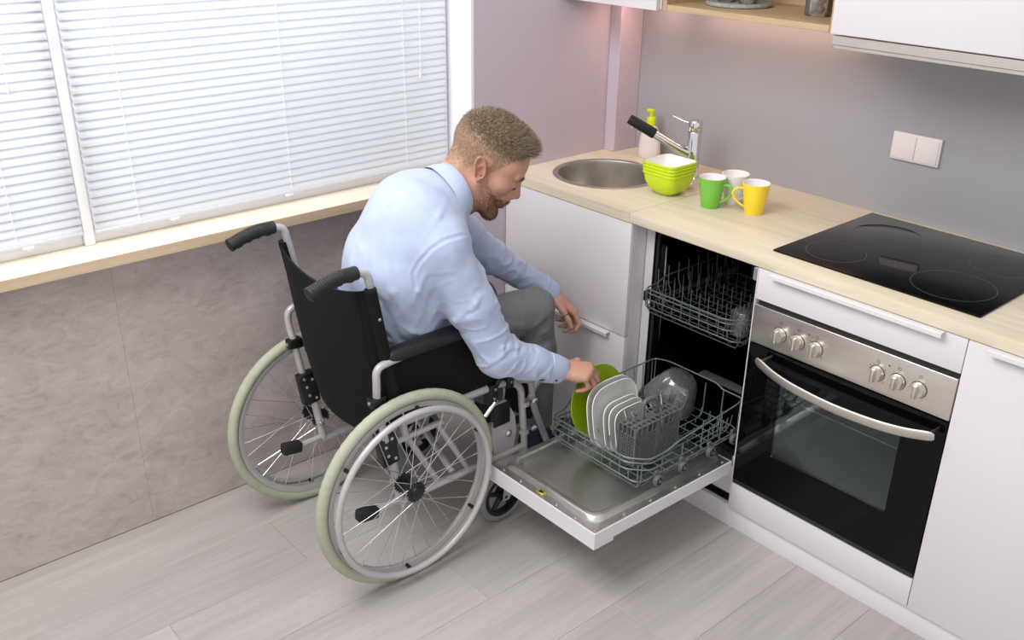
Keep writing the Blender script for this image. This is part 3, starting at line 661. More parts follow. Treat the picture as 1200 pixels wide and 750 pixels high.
# open door: outer panel, notch step on the side, pressed steel liner
SL = 0.026
def dtop(y): return 0.2500 + (-y) * SL            # upper face of the door
def lift(mb):                                     # door parts are modelled flat about z = 0 and laid on the slope
    mb.v = [(v[0], v[1], v[2] + dtop(v[1])) for v in mb.v]; return mb
YD0, YD1 = -0.6085, -0.012
door = lift(MB().rbox(DX0, DX1, YD0, YD1, -0.044, -0.0012, 0.0012, 1)).build('door', 'white_lacquer', dw, 30)
lift(MB().rbox(DX0, DX1, YD0, YD0 + 0.078, -0.0545, -0.0442, 0.001, 1)).build('finger_ledge', 'white_lacquer', door)
mx0, mx1, my0, my1 = DX0 + 0.003, DX1 - 0.003, YD0 + 0.003, YD1
def rr3(ins, z, r, top=0.0):
    return [(p[0], p[1], z) for p in rrect(mx0 + ins, mx1 - ins, my0 + ins, my1 - top - 0.004, r, 8)]
rings = [rr3(0, -0.001, 0.003), rr3(0, 0.0005, 0.003), rr3(0.021, 0.001, 0.030), rr3(0.024, 0.0022, 0.033), rr3(0.028, 0.013, 0.036), rr3(0.032, 0.0168, 0.040), rr3(0.044, 0.0175, 0.034),
         rr3(0.049, 0.0145, 0.030), rr3(0.055, -0.003, 0.026), rr3(0.062, -0.0255, 0.024), rr3(0.067, -0.0275, 0.020)]
# front wall of the pan slopes in further, as the pressed panel does
for k in (8, 9, 10):
    rings[k] = [(p[0], p[1] + (0.045 if k > 8 else 0.012) * max(0, min(1, ((my0 + 0.25) - p[1]) / 0.2)), p[2]) for p in rings[k]]
lift(loft(MB(), rings, True, True)).build('liner', 'steel_liner', door, 35)
sc_ = MB()
for (sx, sy) in [(DX0 + 0.05 + i * 0.076, YD0 + 0.014) for i in range(6)] + [(DX1 - 0.013, YD0 + 0.02 + i * 0.11) for i in range(6)]:
    o = lift(MB().lathe([(0.004, 0.001), (0.0035, 0.003), (0.0015, 0.0032), (0, 0.0022)], (sx, sy, 0), 10)).build('screw', 'bolt_steel', door)
lt = lift(MB().rbox(-0.252, -0.222, YD0 + 0.010, YD0 + 0.026, 0.001, 0.007, 0.0015, 1)).build('latch', 'brass_latch', door)
lift(MB().rbox(-0.244, -0.230, YD0 + 0.014, YD0 + 0.022, 0.0065, 0.0085, 0.0005, 1)).build('latch_slot', 'black_plastic', lt)
ds = lift(MB().rbox(-0.365, -0.075, -0.155, -0.075, -0.0280, -0.016, 0.006, 2)).build('detergent_dispenser', 'mug_white', door)
lift(MB().rbox(-0.215, -0.105, -0.145, -0.085, -0.0162, -0.012, 0.003, 2)).build('dispenser_lid', 'white_lacquer', ds)

# lower rack
RX0, RX1, RY0, RY1, RZ = -0.408, -0.048, -0.392, 0.078, 0.290
def rack(nm, x0, x1, y0, y1, zb, zf, zs, mat, wr=0.0019):
    """wire basket: zf rim height at the front, zs at the back; returns its part object"""
    mb = MB()
    top = fillet([(x0, (y0 + y1) / 2, zs), (x0, y0 + 0.10, zs), (x0, y0 + 0.05, zf), (x0, y0, zf), (x0 + 0.10, y0 - 0.0, zf), (x1 - 0.05, y0, zf), (x1, y0 + 0.045, zf), (x1, y0 + 0.12, zf), (x1, y0 + 0.17, zf + (zs - zf) * 0.3), (x1, y1 - 0.03, zs - 0.01), (x1, y1, zs),
                  (x1 - 0.08, y1, zs), (x1 - 0.10, y1, zs + 0.012), (x0 + 0.06, y1, zs + 0.012), (x0, y1, zs), (x0, (y0 + y1) / 2, zs)], 0.02, 4)
    mb.tube(top[:-1], wr * 1.35, 6, closed=True)
    r = mb.build(nm, mat, dw, 60)
    low = [(p[0], p[1], zb + 0.018) for p in rrect(x0, x1, y0, y1, 0.03, 4)]
    MB().tube(low, wr * 1.2, 6, closed=True).build('side_wire', mat, r, 60)
    for (zz, ins) in ((zb + 0.045, 0.0), ((zb + 0.045 + zf) / 2 + 0.004, 0.0)):
        MB().tube(fillet([(x0, y0 + 0.13, zz), (x0, y0, zz), (x1 - 0.05, y0, zz), (x1, y0 + 0.045, zz), (x1, y0 + 0.14, zz)], 0.018, 4), wr * 1.2, 6).build('front_wire', mat, r, 60)
    fw = MB()
    nx = int((x1 - x0) / 0.036); ny = int((y1 - y0) / 0.045)
    for i in range(nx + 1):
        x = x0 + 0.004 + (x1 - x0 - 0.008) * i / nx
        zl = zb + (0.0 if i % 2 else 0.004)
        fw.tube([(x, y0, zf - 0.002), (x, y0 + 0.002, zb + 0.02), (x, y0 + 0.015, zl), (x, y1 - 0.015, zl), (x, y1 - 0.002, zb + 0.02), (x, y1, zs - 0.004)] if i % 2 == 0 else [(x, y0, zb + 0.045), (x, y0 + 0.002, zb + 0.018), (x, y0 + 0.015, zl), (x, y1 - 0.015, zl), (x, y1, zb + 0.018)], wr, 5)
    for i in range(ny + 1):
        y = y0 + 0.012 + (y1 - y0 - 0.024) * i / ny
        zt = lambda s_: zs - 0.006 if (y > y0 + 0.2) else zf - 0.003
        fw.tube([(x0, y, zt(0)), (x0 + 0.001, y, zb + 0.02), (x0 + 0.014, y, zb - 0.003), (x1 - 0.014, y, zb - 0.003), (x1 - 0.001, y, zb + 0.02), (x1, y, zt(0) if i % 2 == 0 else zb + 0.018)], wr, 5)
    fo = fw.build('wire_floor', mat, r, 60); fo['kind'] = 'stuff'
    return r
lr = rack('lower_rack', RX0, RX1, RY0, RY1, RZ, 0.372, 0.418, 'wire_coat')
def tine_row(par, ax_pts, h, lean, mat, base_z, wr=0.0016):
    mb = MB()
    for (x, y) in ax_pts:
        mb.tube([(x, y, base_z), (x, y, base_z + h * 0.35), (x + lean[0], y + lean[1], base_z + h * 0.5), (x + lean[0] * 1.3, y + lean[1] * 1.3, base_z + h)], wr, 5)
    o = mb.build('tine_row', mat, par, 60); o['kind'] = 'stuff'; return o
for yy in (-0.33, -0.20): tine_row(lr, [(-0.385 + i * 0.0245, yy) for i in range(8)], 0.075, (-0.006, 0), 'wire_coat', RZ)
for yy in (-0.09, 0.03): tine_row(lr, [(-0.38 + i * 0.033, yy) for i in range(10)], 0.062, (0.012, 0.004), 'wire_coat', RZ)
tine_row(lr, [(-0.085, -0.05 + i * 0.022) for i in range(6)], 0.06, (0.008, 0.008), 'wire_coat', RZ)
for wx, sgn in ((RX1 + 0.002, 1), (RX0 - 0.002, -1)):
    for wy in (-0.315, -0.205, -0.075, 0.04):
        w_ = MB().lathe([(0, -0.007), (0.0155, -0.007), (0.0185, -0.004), (0.0185, 0.005), (0.015, 0.008), (0.013, 0.0055), (0.006, 0.005), (0.005, 0.009), (0, 0.0095)], (wx + sgn * 0.008, wy, 0.2935), 22, (sgn, 0, 0)).build('rack_wheel', 'wheel_grey', lr, 40)
        MB().rbox(wx - 0.004, wx + 0.004, wy - 0.009, wy + 0.009, 0.290, 0.325, 0.002, 1).build('wheel_mount', 'wheel_grey', lr)
        for k in range(5):
            a = k * 2 * math.pi / 5
            MB().tube([(wx + sgn * 0.0165, wy + 0.0095 * math.cos(a), 0.2935 + 0.0095 * math.sin(a)), (wx + sgn * 0.0135, wy + 0.0095 * math.cos(a), 0.2935 + 0.0095 * math.sin(a))], 0.0024, 6).build('spoke_hole', 'black_void', w_, None)
# upper rack
ur = rack('upper_rack', -0.425, -0.055, 0.022, 0.49, 0.602, 0.682, 0.700, 'wire_dark')
for yy in (0.10, 0.22, 0.34): tine_row(ur, [(-0.405 + i * 0.035, yy) for i in range(10)], 0.085, (-0.010, 0.012), 'wire_dark', 0.602)
tine_row(ur, [(-0.395, 0.06 + i * 0.05) for i in range(8)], 0.12, (-0.010, 0.0), 'wire_dark', 0.622)
tine_row(ur, [(-0.13, 0.05 + i * 0.02) for i in range(12)], 0.10, (0.012, 0.010), 'wire_dark', 0.602)
MB().rbox(-0.436, -0.426, 0.025, 0.05, 0.634, 0.668, 0.003, 2).build('rail_stop', 'black_plastic', ur)

# cutlery basket
bk = thing('cutlery_basket', (-0.162, -0.222, 0.292), 'grey plastic cutlery basket with carrying handle in the lower rack', 'basket')
bx0, bx1, by0, by1, bz0, bz1 = -0.196, -0.130, -0.320, -0.126, 0.2935, 0.420
lid = MB(); nx_, ny_ = 3, 10; cw, ch = (bx1 - bx0) / nx_, (by1 - by0) / ny_
for i in range(nx_):
    for j in range(ny_):
        if j in (4, 5) and i == 1: continue
        xa, ya = bx0 + i * cw, by0 + j * ch
        hole = [(xa + cw / 2 + 0.0078 * math.cos(2 * math.pi * k / 12), ya + ch / 2 + 0.0078 * math.sin(2 * math.pi * k / 12)) for k in range(12)]
        plate_hole(lid, xa, xa + cw, ya, ya + ch, bz1 - 0.002, bz1, hole)
lid.box(bx0 + cw, bx0 + 2 * cw, by0 + 4 * ch, by0 + 6 * ch, bz1 - 0.002, bz1)
lid.build('lid', 'basket_grey', bk, None)
wl_ = MB()
def wall_grid(p0, p1, n, zlo, zhi, m, t=0.0016):
    P0, P1 = Vector(p0), Vector(p1); d = (P1 - P0)
    for i in range(1, n + 1):
        p = P0 + d * (i / n); w_ = t * (1.6 if i == n else 0.7); wl_.box(p.x - w_, p.x + w_, p.y - w_, p.y + w_, zlo, zhi)
    for j in range(m + 1):
        z = zlo + (zhi - zlo) * j / m; x0, x1 = sorted((P0.x, P1.x)); y0, y1 = sorted((P0.y, P1.y)); wl_.box(x0 - 0.0008, x1 + 0.0008, y0 - 0.0008, y1 + 0.0008, z - 0.0009, z + 0.0009)
for (p0, p1, n) in (((bx0, by0), (bx1, by0), 9), ((bx1, by0), (bx1, by1), 24), ((bx1, by1), (bx0, by1), 9), ((bx0, by1), (bx0, by0), 24)):
    wall_grid((p0[0], p0[1], 0), (p1[0], p1[1], 0), n, bz0, bz1 - 0.03, 10)
    wall_grid((p0[0], p0[1], 0), (p1[0], p1[1], 0), max(4, n // 3), bz1 - 0.028, bz1 - 0.001, 1, 0.003)
wl_.box(bx0, bx1, by0, by1, bz0, bz0 + 0.003)
wl_.box(bx1 - 0.001, bx1 + 0.0018, -0.232, -0.214, bz0, bz1)
wg = wl_.build('lattice_wall', 'basket_grey', bk, None); wg['kind'] = 'stuff'
hp = fillet([(-0.163, -0.262, bz1 - 0.01), (-0.163, -0.258, bz1 + 0.062), (-0.163, -0.188, bz1 + 0.062), (-0.163, -0.184, bz1 - 0.01)], 0.018, 5)
hn = MB().tube(hp, 0.0042, 8, flat=((1, 0, 0), 1.5, 0.8)).build('handle', 'basket_grey', bk, 60)
MB().tube(fillet([(-0.163, -0.252, bz1), (-0.163, -0.248, bz1 + 0.05), (-0.163, -0.198, bz1 + 0.05), (-0.163, -0.194, bz1)], 0.012, 5), 0.002, 6).build('handle_rib', 'basket_grey', hn, 60)
# cutlery standing in the basket
for k, (cx, cy, lx, ly, kind, lab) in enumerate(((-0.180, -0.296, -0.010, -0.004, 'table_knife', 'steel table knife leaning in the near end of the cutlery basket'),
        (-0.163, -0.277, -0.006, -0.012, 'table_fork', 'steel fork handle near the basket handle'), (-0.150, -0.172, -0.014, -0.010, 'table_spoon', 'steel spoon handle behind the basket handle'),
        (-0.172, -0.152, -0.012, 0.004, 'table_fork', 'steel fork standing at the far end of the cutlery basket'))):
    ct = thing(kind, (cx, cy, bz0 + 0.004), lab, 'cutlery', 'cutlery in the basket')
    MB().tube([(cx, cy, bz0 + 0.06), (cx + lx * .5, cy + ly * .5, bz1), (cx + lx, cy + ly, bz1 + 0.02), (cx + lx * 1.5, cy + ly * 1.5, bz1 + 0.033)], [0.0022, 0.0026, 0.0038, 0.0030], 8, flat=((0, 1, 0), 1.3, 0.5)).build('handle', 'steel', ct, 60)
    MB().tube([(cx, cy, bz0 + 0.061), (cx, cy, bz0 + 0.03), (cx, cy, bz0 + 0.006)], [0.0022, 0.0058, 0.004], 8, flat=((0, 1, 0), 1.3, 0.3)).build('working_end', 'steel', ct, 60)

# plates
def plate(c, R, tilt, mat, lab, grp, square=0.0, deep=0.012, name='plate', yaw=0.0):
    p = thing(name, (c[0], c[1], c[2] - R), lab, 'plate', grp)
    A = Vector((math.cos(math.radians(tilt)) * math.cos(math.radians(yaw)), math.sin(math.radians(yaw)), math.sin(math.radians(tilt)))).normalized()
    e1 = A.cross(Vector((0, 0, 1))).normalized(); e2 = e1.cross(A); n = 56
    def rad(a):
        if not square: return 1.0
        k = 2 + square * 4
        return (abs(math.cos(a)) ** k + abs(math.sin(a)) ** k) ** (-1 / k) / (1.0 + 0.09 * square)
    def ringp(r, h): return [Vector(c) + A * h + (e1 * math.cos(2 * math.pi * i / n + .785 * 0) + e2 * math.sin(2 * math.pi * i / n)) * (R * r * rad(2 * math.pi * i / n)) for i in range(n)]
    rg = [ringp(0.60, -0.002), ringp(0.66, -0.0035), ringp(0.70, 0.0), ringp(0.985, deep - 0.002), ringp(1.0, deep), ringp(0.985, deep + 0.0012), ringp(0.72, 0.0030), ringp(0.64, 0.0012), ringp(0.05, 0.0010)]
    loft(MB(), rg, True, True).build('dish', mat, p, 50)
    MB().tube(ringp(0.992, deep + 0.0004), 0.0016, 6, closed=True).build('lip', mat if mat != 'plate_white' else 'bowl_white', p, 60)
    return p
plate((-0.352, -0.262, 0.405), 0.116, 10, 'lime_plate', 'lime green round plate the man is lifting from the rack', None, 0)
plate((-0.300, -0.258, 0.393), 0.105, 10, 'plate_white', 'larger white plate directly beside the green plate', 'white plates in the lower rack', 0.35)
plate((-0.281, -0.256, 0.391), 0.103, 10, 'plate_white', 'larger white plate beside the smaller white plates', 'white plates in the lower rack', 0.35)
plate((-0.2535, -0.256, 0.370), 0.083, 10, 'plate_white', 'smaller white plate next to the larger white plates', 'white plates in the lower rack', 0.5)
plate((-0.2375, -0.252, 0.368), 0.080, 10, 'plate_white', 'smaller white plate in the middle of the small plates', 'white plates in the lower rack', 0.5)
plate((-0.2200, -0.248, 0.364), 0.076, 10, 'plate_white', 'smaller white plate nearest the cutlery basket', 'white plates in the lower rack', 0.5)
# glass bowl upside down in the back of the rack
gb = thing('glass_bowl', (-0.255, 0.0, 0.30), 'large clear glass bowl upside down at the rack back', 'bowl')
gax = Vector((-0.38, -0.12, -0.9)).normalized(); gc = Vector((-0.235, 0.012, 0.437))
MB().lathe([(0, 0.0), (0.046, 0.0), (0.050, 0.003), (0.060, 0.020), (0.078, 0.065), (0.086, 0.105), (0.0835, 0.105), (0.0755, 0.066), (0.057, 0.022), (0.046, 0.0065), (0, 0.006)], gc, 48, gax).build('vessel', 'clear_glass', gb, 45)
MB().ring(gc + gax * 0.105, 0.0848, 0.0016, gax, 48, 6).build('rolled_rim', 'clear_glass', gb)
# two beakers in the upper rack
for (gx, gy, lab) in ((-0.115, 0.12, 'clear beaker upside down at the front of the upper rack'), (-0.115, 0.22, 'clear beaker upside down behind another in the upper rack')):
    g = thing('glass_beaker', (gx, gy, 0.606), lab, 'glass', 'beakers in the upper rack')
    MB().lathe([(0.033, 0.0), (0.030, 0.075), (0.026, 0.078), (0, 0.078), (0, 0.075), (0.025, 0.074), (0.0285, 0.07), (0.0315, 0.0), (0.033, 0.0)], (gx, gy, 0.606), 28).build('vessel', 'clear_glass', g, 45)
    MB().ring((gx, gy, 0.6065), 0.0322, 0.001, (0, 0, 1), 28, 5).build('lip', 'clear_glass', g)
# ------------------------------------------------------------------ wheelchair
WC = thing('wheelchair', (-0.726, -0.75, 0.0), 'folding wheelchair with black seat, silver frame and pale grey tyres', 'wheelchair')
AX = (1, 0, 0)
def rear_wheel(x, y, sg):
    c = Vector((x, y, 0.3005)); N_ = 192
    # tyre with a cut tread on its outer band
    vs = []; fs = []; m = 16
    for i in range(N_):
        a = 2 * math.pi * i / N_; e = Vector((0, math.cos(a), math.sin(a)))
        for j in range(m):
            b = 2 * math.pi * j / m; rr = 0.0163
            out = math.cos(b)
            if out > 0.30 and i % 3 == 0: rr -= 0.0011 if out < 0.85 else 0.0005
            vs.append(c + e * (0.2840 + rr * out) + Vector((sg * rr * math.sin(b), 0, 0)))
    for i in range(N_):
        for j in range(m): fs.append((i * m + j, i * m + (j + 1) % m, ((i + 1) % N_) * m + (j + 1) % m, ((i + 1) % N_) * m + j))
    w = MB().add(vs, fs).build('rear_wheel', 'tyre_grey', WC, 55)
    MB().lathe([(0.270, -0.0105), (0.262, -0.0105), (0.252, -0.007), (0.2505, 0.0), (0.252, 0.007), (0.262, 0.0105), (0.270, 0.0105), (0.268, 0.0), (0.270, -0.0105)], c, 96, AX).build('rim', 'rim_silver', w, 50)
    hc = c + Vector((sg * 0.040, 0, 0))
    hr = MB().ring(hc, 0.2565, 0.0095, AX, 96, 12).build('hand_rim', 'silver_paint', w, 60)
    for k in range(6):
        a = k * math.pi / 3 + 0.42; e = Vector((0, math.cos(a), math.sin(a)))
        MB().tube([c + e * 0.2565 + Vector((sg * 0.006, 0, 0)), c + e * 0.2565 + Vector((sg * 0.034, 0, 0))], 0.0055, 8).build('rim_clip', 'black_plastic', w)
    MB().lathe([(0.0, -0.040), (0.016, -0.040), (0.016, -0.034), (0.027, -0.034), (0.0285, -0.031), (0.027, -0.028), (0.014, -0.025), (0.012, 0.0), (0.014, 0.025), (0.027, 0.028), (0.0285, 0.031), (0.027, 0.034), (0.021, 0.036), (0.019, 0.042), (0.008, 0.044), (0, 0.044)], c, 32, (sg, 0, 0)).build('hub', 'black_plastic', w, 40)
    for side in (-0.031, 0.031):
        tb_ = MB()
        for k in range(18):
            a = 2 * math.pi * k / 18; e = Vector((0, math.cos(a), math.sin(a)))
            tb_.tube([c + e * 0.024 + Vector((sg * side, 0, 0)), c + e * 0.0315 + Vector((sg * side, 0, 0))], 0.0032, 6)
        tb_.build('hub_teeth', 'black_plastic', w)['kind'] = 'stuff'
    for k in range(32):
        a = 2 * math.pi * k / 32 + 0.05; side = 0.031 if k % 2 else -0.031; tw = 0.95 if (k // 2) % 2 else -0.95
        p = c + Vector((sg * side, 0.026 * math.cos(a + tw), 0.026 * math.sin(a + tw))); q = c + Vector((0, 0.2515 * math.cos(a), 0.2515 * math.sin(a)))
        MB().tube([p, q], 0.00115, 5).build('spoke', 'spoke_steel', w, 60)
        if k % 2 == 0: MB().tube([q, q + (p - q).normalized() * 0.014], 0.0019, 6).build('nipple', 'bolt_steel', w, 60)
    return w
rear_wheel(-0.462, -0.890, 1)
rear_wheel(-0.990, -0.884, -1)
TR = 0.0112
def box_at(name, par, x0, x1, y0, y1, z0, z1, r, mat, rotx=0.0, seg=2):
    m_ = None
    if rotx:
        c = Vector(((x0 + x1) / 2, (y0 + y1) / 2, (z0 + z1) / 2)); m_ = Matrix.Translation(c) @ Matrix.Rotation(rotx, 4, 'X') @ Matrix.Translation(-c)
    return MB().rbox(x0, x1, y0, y1, z0, z1, r, seg, m_).build(name, mat, par)
def side(xs, sg, dy):
    def T(name, pts, r=TR, fil=0.03, mat='silver_paint', n=12): return MB().tube(fillet([(xs + p[0] * sg, p[1] + dy, p[2]) for p in pts], fil, 6), r, n).build(name, mat, WC, 60)
    # back post with push handle
    post = T('back_post', [(0, -0.868, 0.440), (0, -0.914, 0.690), (0, -0.955, 0.905), (0, -0.966, 0.962), (0, -1.012, 0.966)], TR, 0.045)
    gp = catmull([(xs, -0.996 + dy, 0.967), (xs, -1.045 + dy, 0.9665), (xs, -1.085 + dy, 0.959), (xs, -1.128 + dy, 0.945)], 14)
    k = len(gp); grip = MB().tube(gp, [0.0178 + 0.0010 * (1 if i % 2 else 0) * (0 if i in (0, k - 1) else 1) for i in range(k)], 16).build('push_grip', 'grip_black', post, 30)
    e = (gp[-1] - gp[-2]).normalized()
    MB().tube([gp[-1], gp[-1] + e * 0.006, gp[-1] + e * 0.009], [0.0195, 0.0195, 0.015], 16).build('grip_end', 'grip_black', post, 40)
    fr_ = MB()
    for i in range(4):
        p = gp[6 + i * 10]; fr_.lathe([(0.012, -0.011), (0.0165, -0.007), (0.0178, 0.0), (0.0165, 0.007), (0.012, 0.011)], (p.x, p.y, p.z - 0.0040), 14, gp[7 + i * 10] - gp[5 + i * 10])
    o_ = fr_.build('finger_ridges', 'grip_black', post, 60); o_['kind'] = 'stuff'
    # rails
    T('seat_rail', [(0, -0.885, 0.487), (0, -0.500, 0.487), (0, -0.437, 0.455), (0, -0.418, 0.250), (0, -0.418, 0.215)], TR, 0.05)
    T('lower_rail', [(0, -0.900, 0.232), (0, -0.418, 0.230)])
    T('middle_rail', [(-0.0, -0.90, 0.435), (0, -0.740, 0.440)], 0.010)
    T('strut', [(-0.012, -0.862, 0.440), (-0.012, -0.752, 0.234)], 0.0095)
    T('strut', [(-0.012, -0.752, 0.438), (-0.012, -0.640, 0.234)], 0.0095)
    # rear upright that carries the axle, tipping lever with rubber end
    T('axle_tube', [(0, -0.925, 0.430), (0, -0.905, 0.310), (0, -0.895, 0.238)], 0.0125)
    bl = T('tipping_lever', [(0, -0.897, 0.240), (0, -0.960, 0.238), (0, -0.985, 0.240)], 0.0095)
    box_at('lever_cap', bl, xs - 0.017, xs + 0.017, -1.040 + dy, -0.976 + dy, 0.224, 0.258, 0.006, 'black_rubber', math.radians(-8))
    MB().tube([(xs - 0.02 * sg, -0.890 + dy, 0.3005), (xs + 0.043 * sg, -0.890 + dy, 0.3005)], 0.0085, 12).build('axle', 'bolt_steel', WC)
    br = box_at('axle_bracket', WC, xs - 0.016, xs + 0.016, -0.962 + dy, -0.905 + dy, 0.375, 0.485, 0.006, 'black_plastic', math.radians(8))
    for (by, bz) in ((-0.952, 0.470), (-0.945, 0.44), (-0.938, 0.41), (-0.915, 0.395), (-0.925, 0.462)):
        for q in (1, -1):
            MB().lathe([(0.0055, 0.0), (0.005, 0.003), (0, 0.0035)], (xs + q * 0.0155, by + dy, bz), 10, (q, 0, 0)).build('bolt', 'bolt_steel', br)
    if True:
        for bz in (0.465, 0.425, 0.39): MB().lathe([(0.0055, 0.0), (0.005, 0.003), (0, 0.0035)], (xs, -0.9615 + dy + (0.465 - bz) * 0.12, bz), 10, (0, -1, 0)).build('bolt', 'bolt_steel', br)
    MB().lathe([(0.010, 0), (0.010, 0.008), (0.006, 0.010), (0.006, 0.016), (0, 0.017)], (xs - 0.008 * sg, -0.908 + dy, 0.300), 12, (-sg, 0, 0)).build('axle_nut', 'bolt_steel', WC)
    # armrest: bent tube, pad, skirt
    xa = xs + 0.008 * sg
    ar = MB().tube(fillet([(xa, -0.940 + dy, 0.455), (xa, -0.962 + dy, 0.590), (xa + 0.014 * sg, -0.968 + dy, 0.645), (xa + 0.014 * sg, -0.968 + dy, 0.696), (xa + 0.012 * sg, -0.905 + dy, 0.703), (xa, -0.650 + dy, 0.700)], 0.05, 8), 0.0108, 12).build('armrest_tube', 'silver_paint', WC, 60)
    cl = MB().rbox(xa - 0.015, xa + 0.015, -0.985 + dy, -0.940 + dy, 0.575, 0.605, 0.004, 2).build('tube_clamp', 'black_plastic', ar)
    MB().lathe([(0.0055, 0), (0.005, 0.003), (0, 0.0035)], (xa, -0.985 + dy, 0.590), 10, (0, -1, 0)).build('bolt', 'bolt_steel', ar)
    pad = MB()
    P = []
    for i, yy in enumerate([-0.935, -0.930, -0.918, -0.895, -0.80, -0.70, -0.655, -0.640, -0.635]):
        hw = [0.010, 0.018, 0.0235, 0.026, 0.0265, 0.0265, 0.024, 0.018, 0.010][i]; zt = [0.716, 0.722, 0.728, 0.732, 0.737, 0.737, 0.735, 0.730, 0.724][i]; zl = 0.688
        P.append([(xa + hw * math.cos(t), yy + dy, (zt + zl) / 2 + (zt - zl) / 2 * math.sin(t)) for t in [2 * math.pi * q / 16 for q in range(16)]])
    loft(pad, P, True, True).build('arm_pad', 'black_plastic', WC, 50)
    sk_ = MB().prism([(-0.925, 0.705), (-0.640, 0.705), (-0.575, 0.655), (-0.515, 0.585), (-0.490, 0.535), (-0.490, 0.497), (-0.90, 0.497), (-0.935, 0.56)], 0.006, (1, 0, 0), (xs - 0.006 * sg - 0.003, dy, 0), (0, 1, 0), (0, 0, 1)).build('skirt_guard', 'black_fabric', WC)
    # brake with clamp and bolts, plate for the caster
    bk_ = MB().tube(fillet([(xs + 0.006 * sg, -0.560 + dy, 0.455), (xs + 0.010 * sg, -0.530 + dy, 0.520), (xs + 0.012 * sg, -0.505 + dy, 0.530), (xs + 0.012 * sg, -0.485 + dy, 0.500)], 0.015), 0.0085, 10).build('brake_lever', 'black_plastic', WC, 60)
    MB().rbox(xs - 0.016, xs + 0.018, -0.505 + dy, -0.478 + dy, 0.468, 0.508, 0.005, 2).build('brake_clamp', 'black_plastic', bk_)
    MB().rbox(xs - 0.016, xs + 0.016, -0.572 + dy, -0.540 + dy, 0.430, 0.500, 0.005, 2).build('brake_clamp', 'black_plastic', bk_)
    MB().tube([(xs + 0.014 * sg, -0.552 + dy, 0.440), (xs + 0.014 * sg, -0.590 + dy, 0.405)], 0.0065, 8).build('brake_shoe', 'bolt_steel', bk_)
    for (by, bz) in ((-0.49, 0.49), (-0.552, 0.485), (-0.556, 0.455), (-0.545, 0.443)):
        MB().lathe([(0.0055, 0.0), (0.005, 0.003), (0, 0.0035)], (xs + 0.0165 * sg, by + dy, bz), 10, (sg, 0, 0)).build('bolt', 'bolt_steel', bk_)
    pl = MB().prism([(-0.548, 0.425), (-0.500, 0.425), (-0.462, 0.36), (-0.455, 0.30), (-0.470, 0.215), (-0.535, 0.215), (-0.552, 0.30)], 0.008, (1, 0, 0), (xs - 0.004, dy, 0), (0, 1, 0), (0, 0, 1)).build('caster_plate', 'silver_paint', WC)
    for (by, bz) in ((-0.520, 0.400), (-0.505, 0.375), (-0.535, 0.375), (-0.520, 0.350), (-0.535, 0.405)):
        MB().lathe([(0.005, 0), (0.0045, 0.0025), (0, 0.003)], (xs + 0.0042 * sg, by + dy, bz), 10, (sg, 0, 0)).build('bolt', 'bolt_steel', pl)
    MB().rbox(xs - 0.010, xs + 0.010, -0.550 + dy, -0.485 + dy, 0.345, 0.42, 0.004, 2).build('brake_plate', 'black_plastic', WC)
    MB().lathe([(0.012, 0), (0.012, 0.006), (0.008, 0.010), (0, 0.011)], (xs + 0.0045 * sg, -0.490 + dy, 0.305), 14, (sg, 0, 0)).build('bolt_head', 'bolt_steel', pl)
    # caster
    cw_ = Vector((xs + 0.012 * sg, -0.520 + dy, 0.0955))
    cs = MB().ring(cw_, 0.0820, 0.0135, AX, 56, 12).build('caster_wheel', 'caster_tyre', WC, 60)
    MB().lathe([(0.074, -0.010), (0.060, -0.010), (0.058, 0.0), (0.060, 0.010), (0.074, 0.010), (0.074, -0.010)], cw_, 40, AX).build('caster_rim', 'black_plastic', cs, 40)
    MB().lathe([(0, -0.017), (0.017, -0.017), (0.019, -0.008), (0.019, 0.008), (0.017, 0.017), (0, 0.017)], cw_, 20, AX).build('caster_hub', 'black_plastic', cs, 40)
    for k_ in range(5):
        a = k_ * 2 * math.pi / 5 + 0.3; e = Vector((0, math.cos(a), math.sin(a)))
        MB().tube([cw_ + e * 0.016, cw_ + e * 0.063], [0.010, 0.0075], 8, flat=((1, 0, 0), 0.8, 1.0)).build('caster_spoke', 'black_plastic', cs, 60)
    fk = MB()
    for q in (-1, 1):
        fk.prism([(-0.532, 0.082), (-0.508, 0.082), (-0.470, 0.19), (-0.470, 0.212), (-0.515, 0.212), (-0.520, 0.19)], 0.004, (1, 0, 0), (cw_.x + q * 0.0205 - 0.002, dy, 0), (0, 1, 0), (0, 0, 1))
    fk.box(cw_.x - 0.0225, cw_.x + 0.0225, -0.515 + dy, -0.470 + dy, 0.204, 0.2125)
    fk.tube([(cw_.x - 0.0225, -0.520 + dy, 0.0955), (cw_.x + 0.0225, -0.520 + dy, 0.0955)], 0.006, 10)
    fk.build('caster_fork', 'silver_paint', WC, 30)
    # swing away leg rest: hanger, calf pad, foot plate
    hx = -0.030 * sg
    hg_ = MB().tube(fillet([(xs + 0.004 * sg, -0.452 + dy, 0.478), (xs + 0.004 * sg, -0.398 + dy, 0.462), (xs + hx * 0.4, -0.375 + dy, 0.36), (xs + hx, -0.270 + dy, 0.130), (xs + hx * 1.3, -0.225 + dy, 0.118)], 0.05, 6), 0.0108, 12).build('leg_rest_tube', 'silver_paint', WC, 60)
    for z_ in (0.385, 0.285):
        MB().lathe([(0.0165, -0.008), (0.0165, 0.008)], (xs, -0.420 + dy + (0.385 - z_) * 0.0, z_), 16).build('hinge_collar', 'silver_paint', hg_, 40)
        MB().lathe([(0, -0.006), (0.011, -0.006), (0.013, -0.002), (0.013, 0.003), (0.008, 0.007), (0, 0.008)], (xs + 0.005 * sg, -0.386 + dy, z_), 16).build('hinge_pin', 'bolt_steel', hg_, 40)
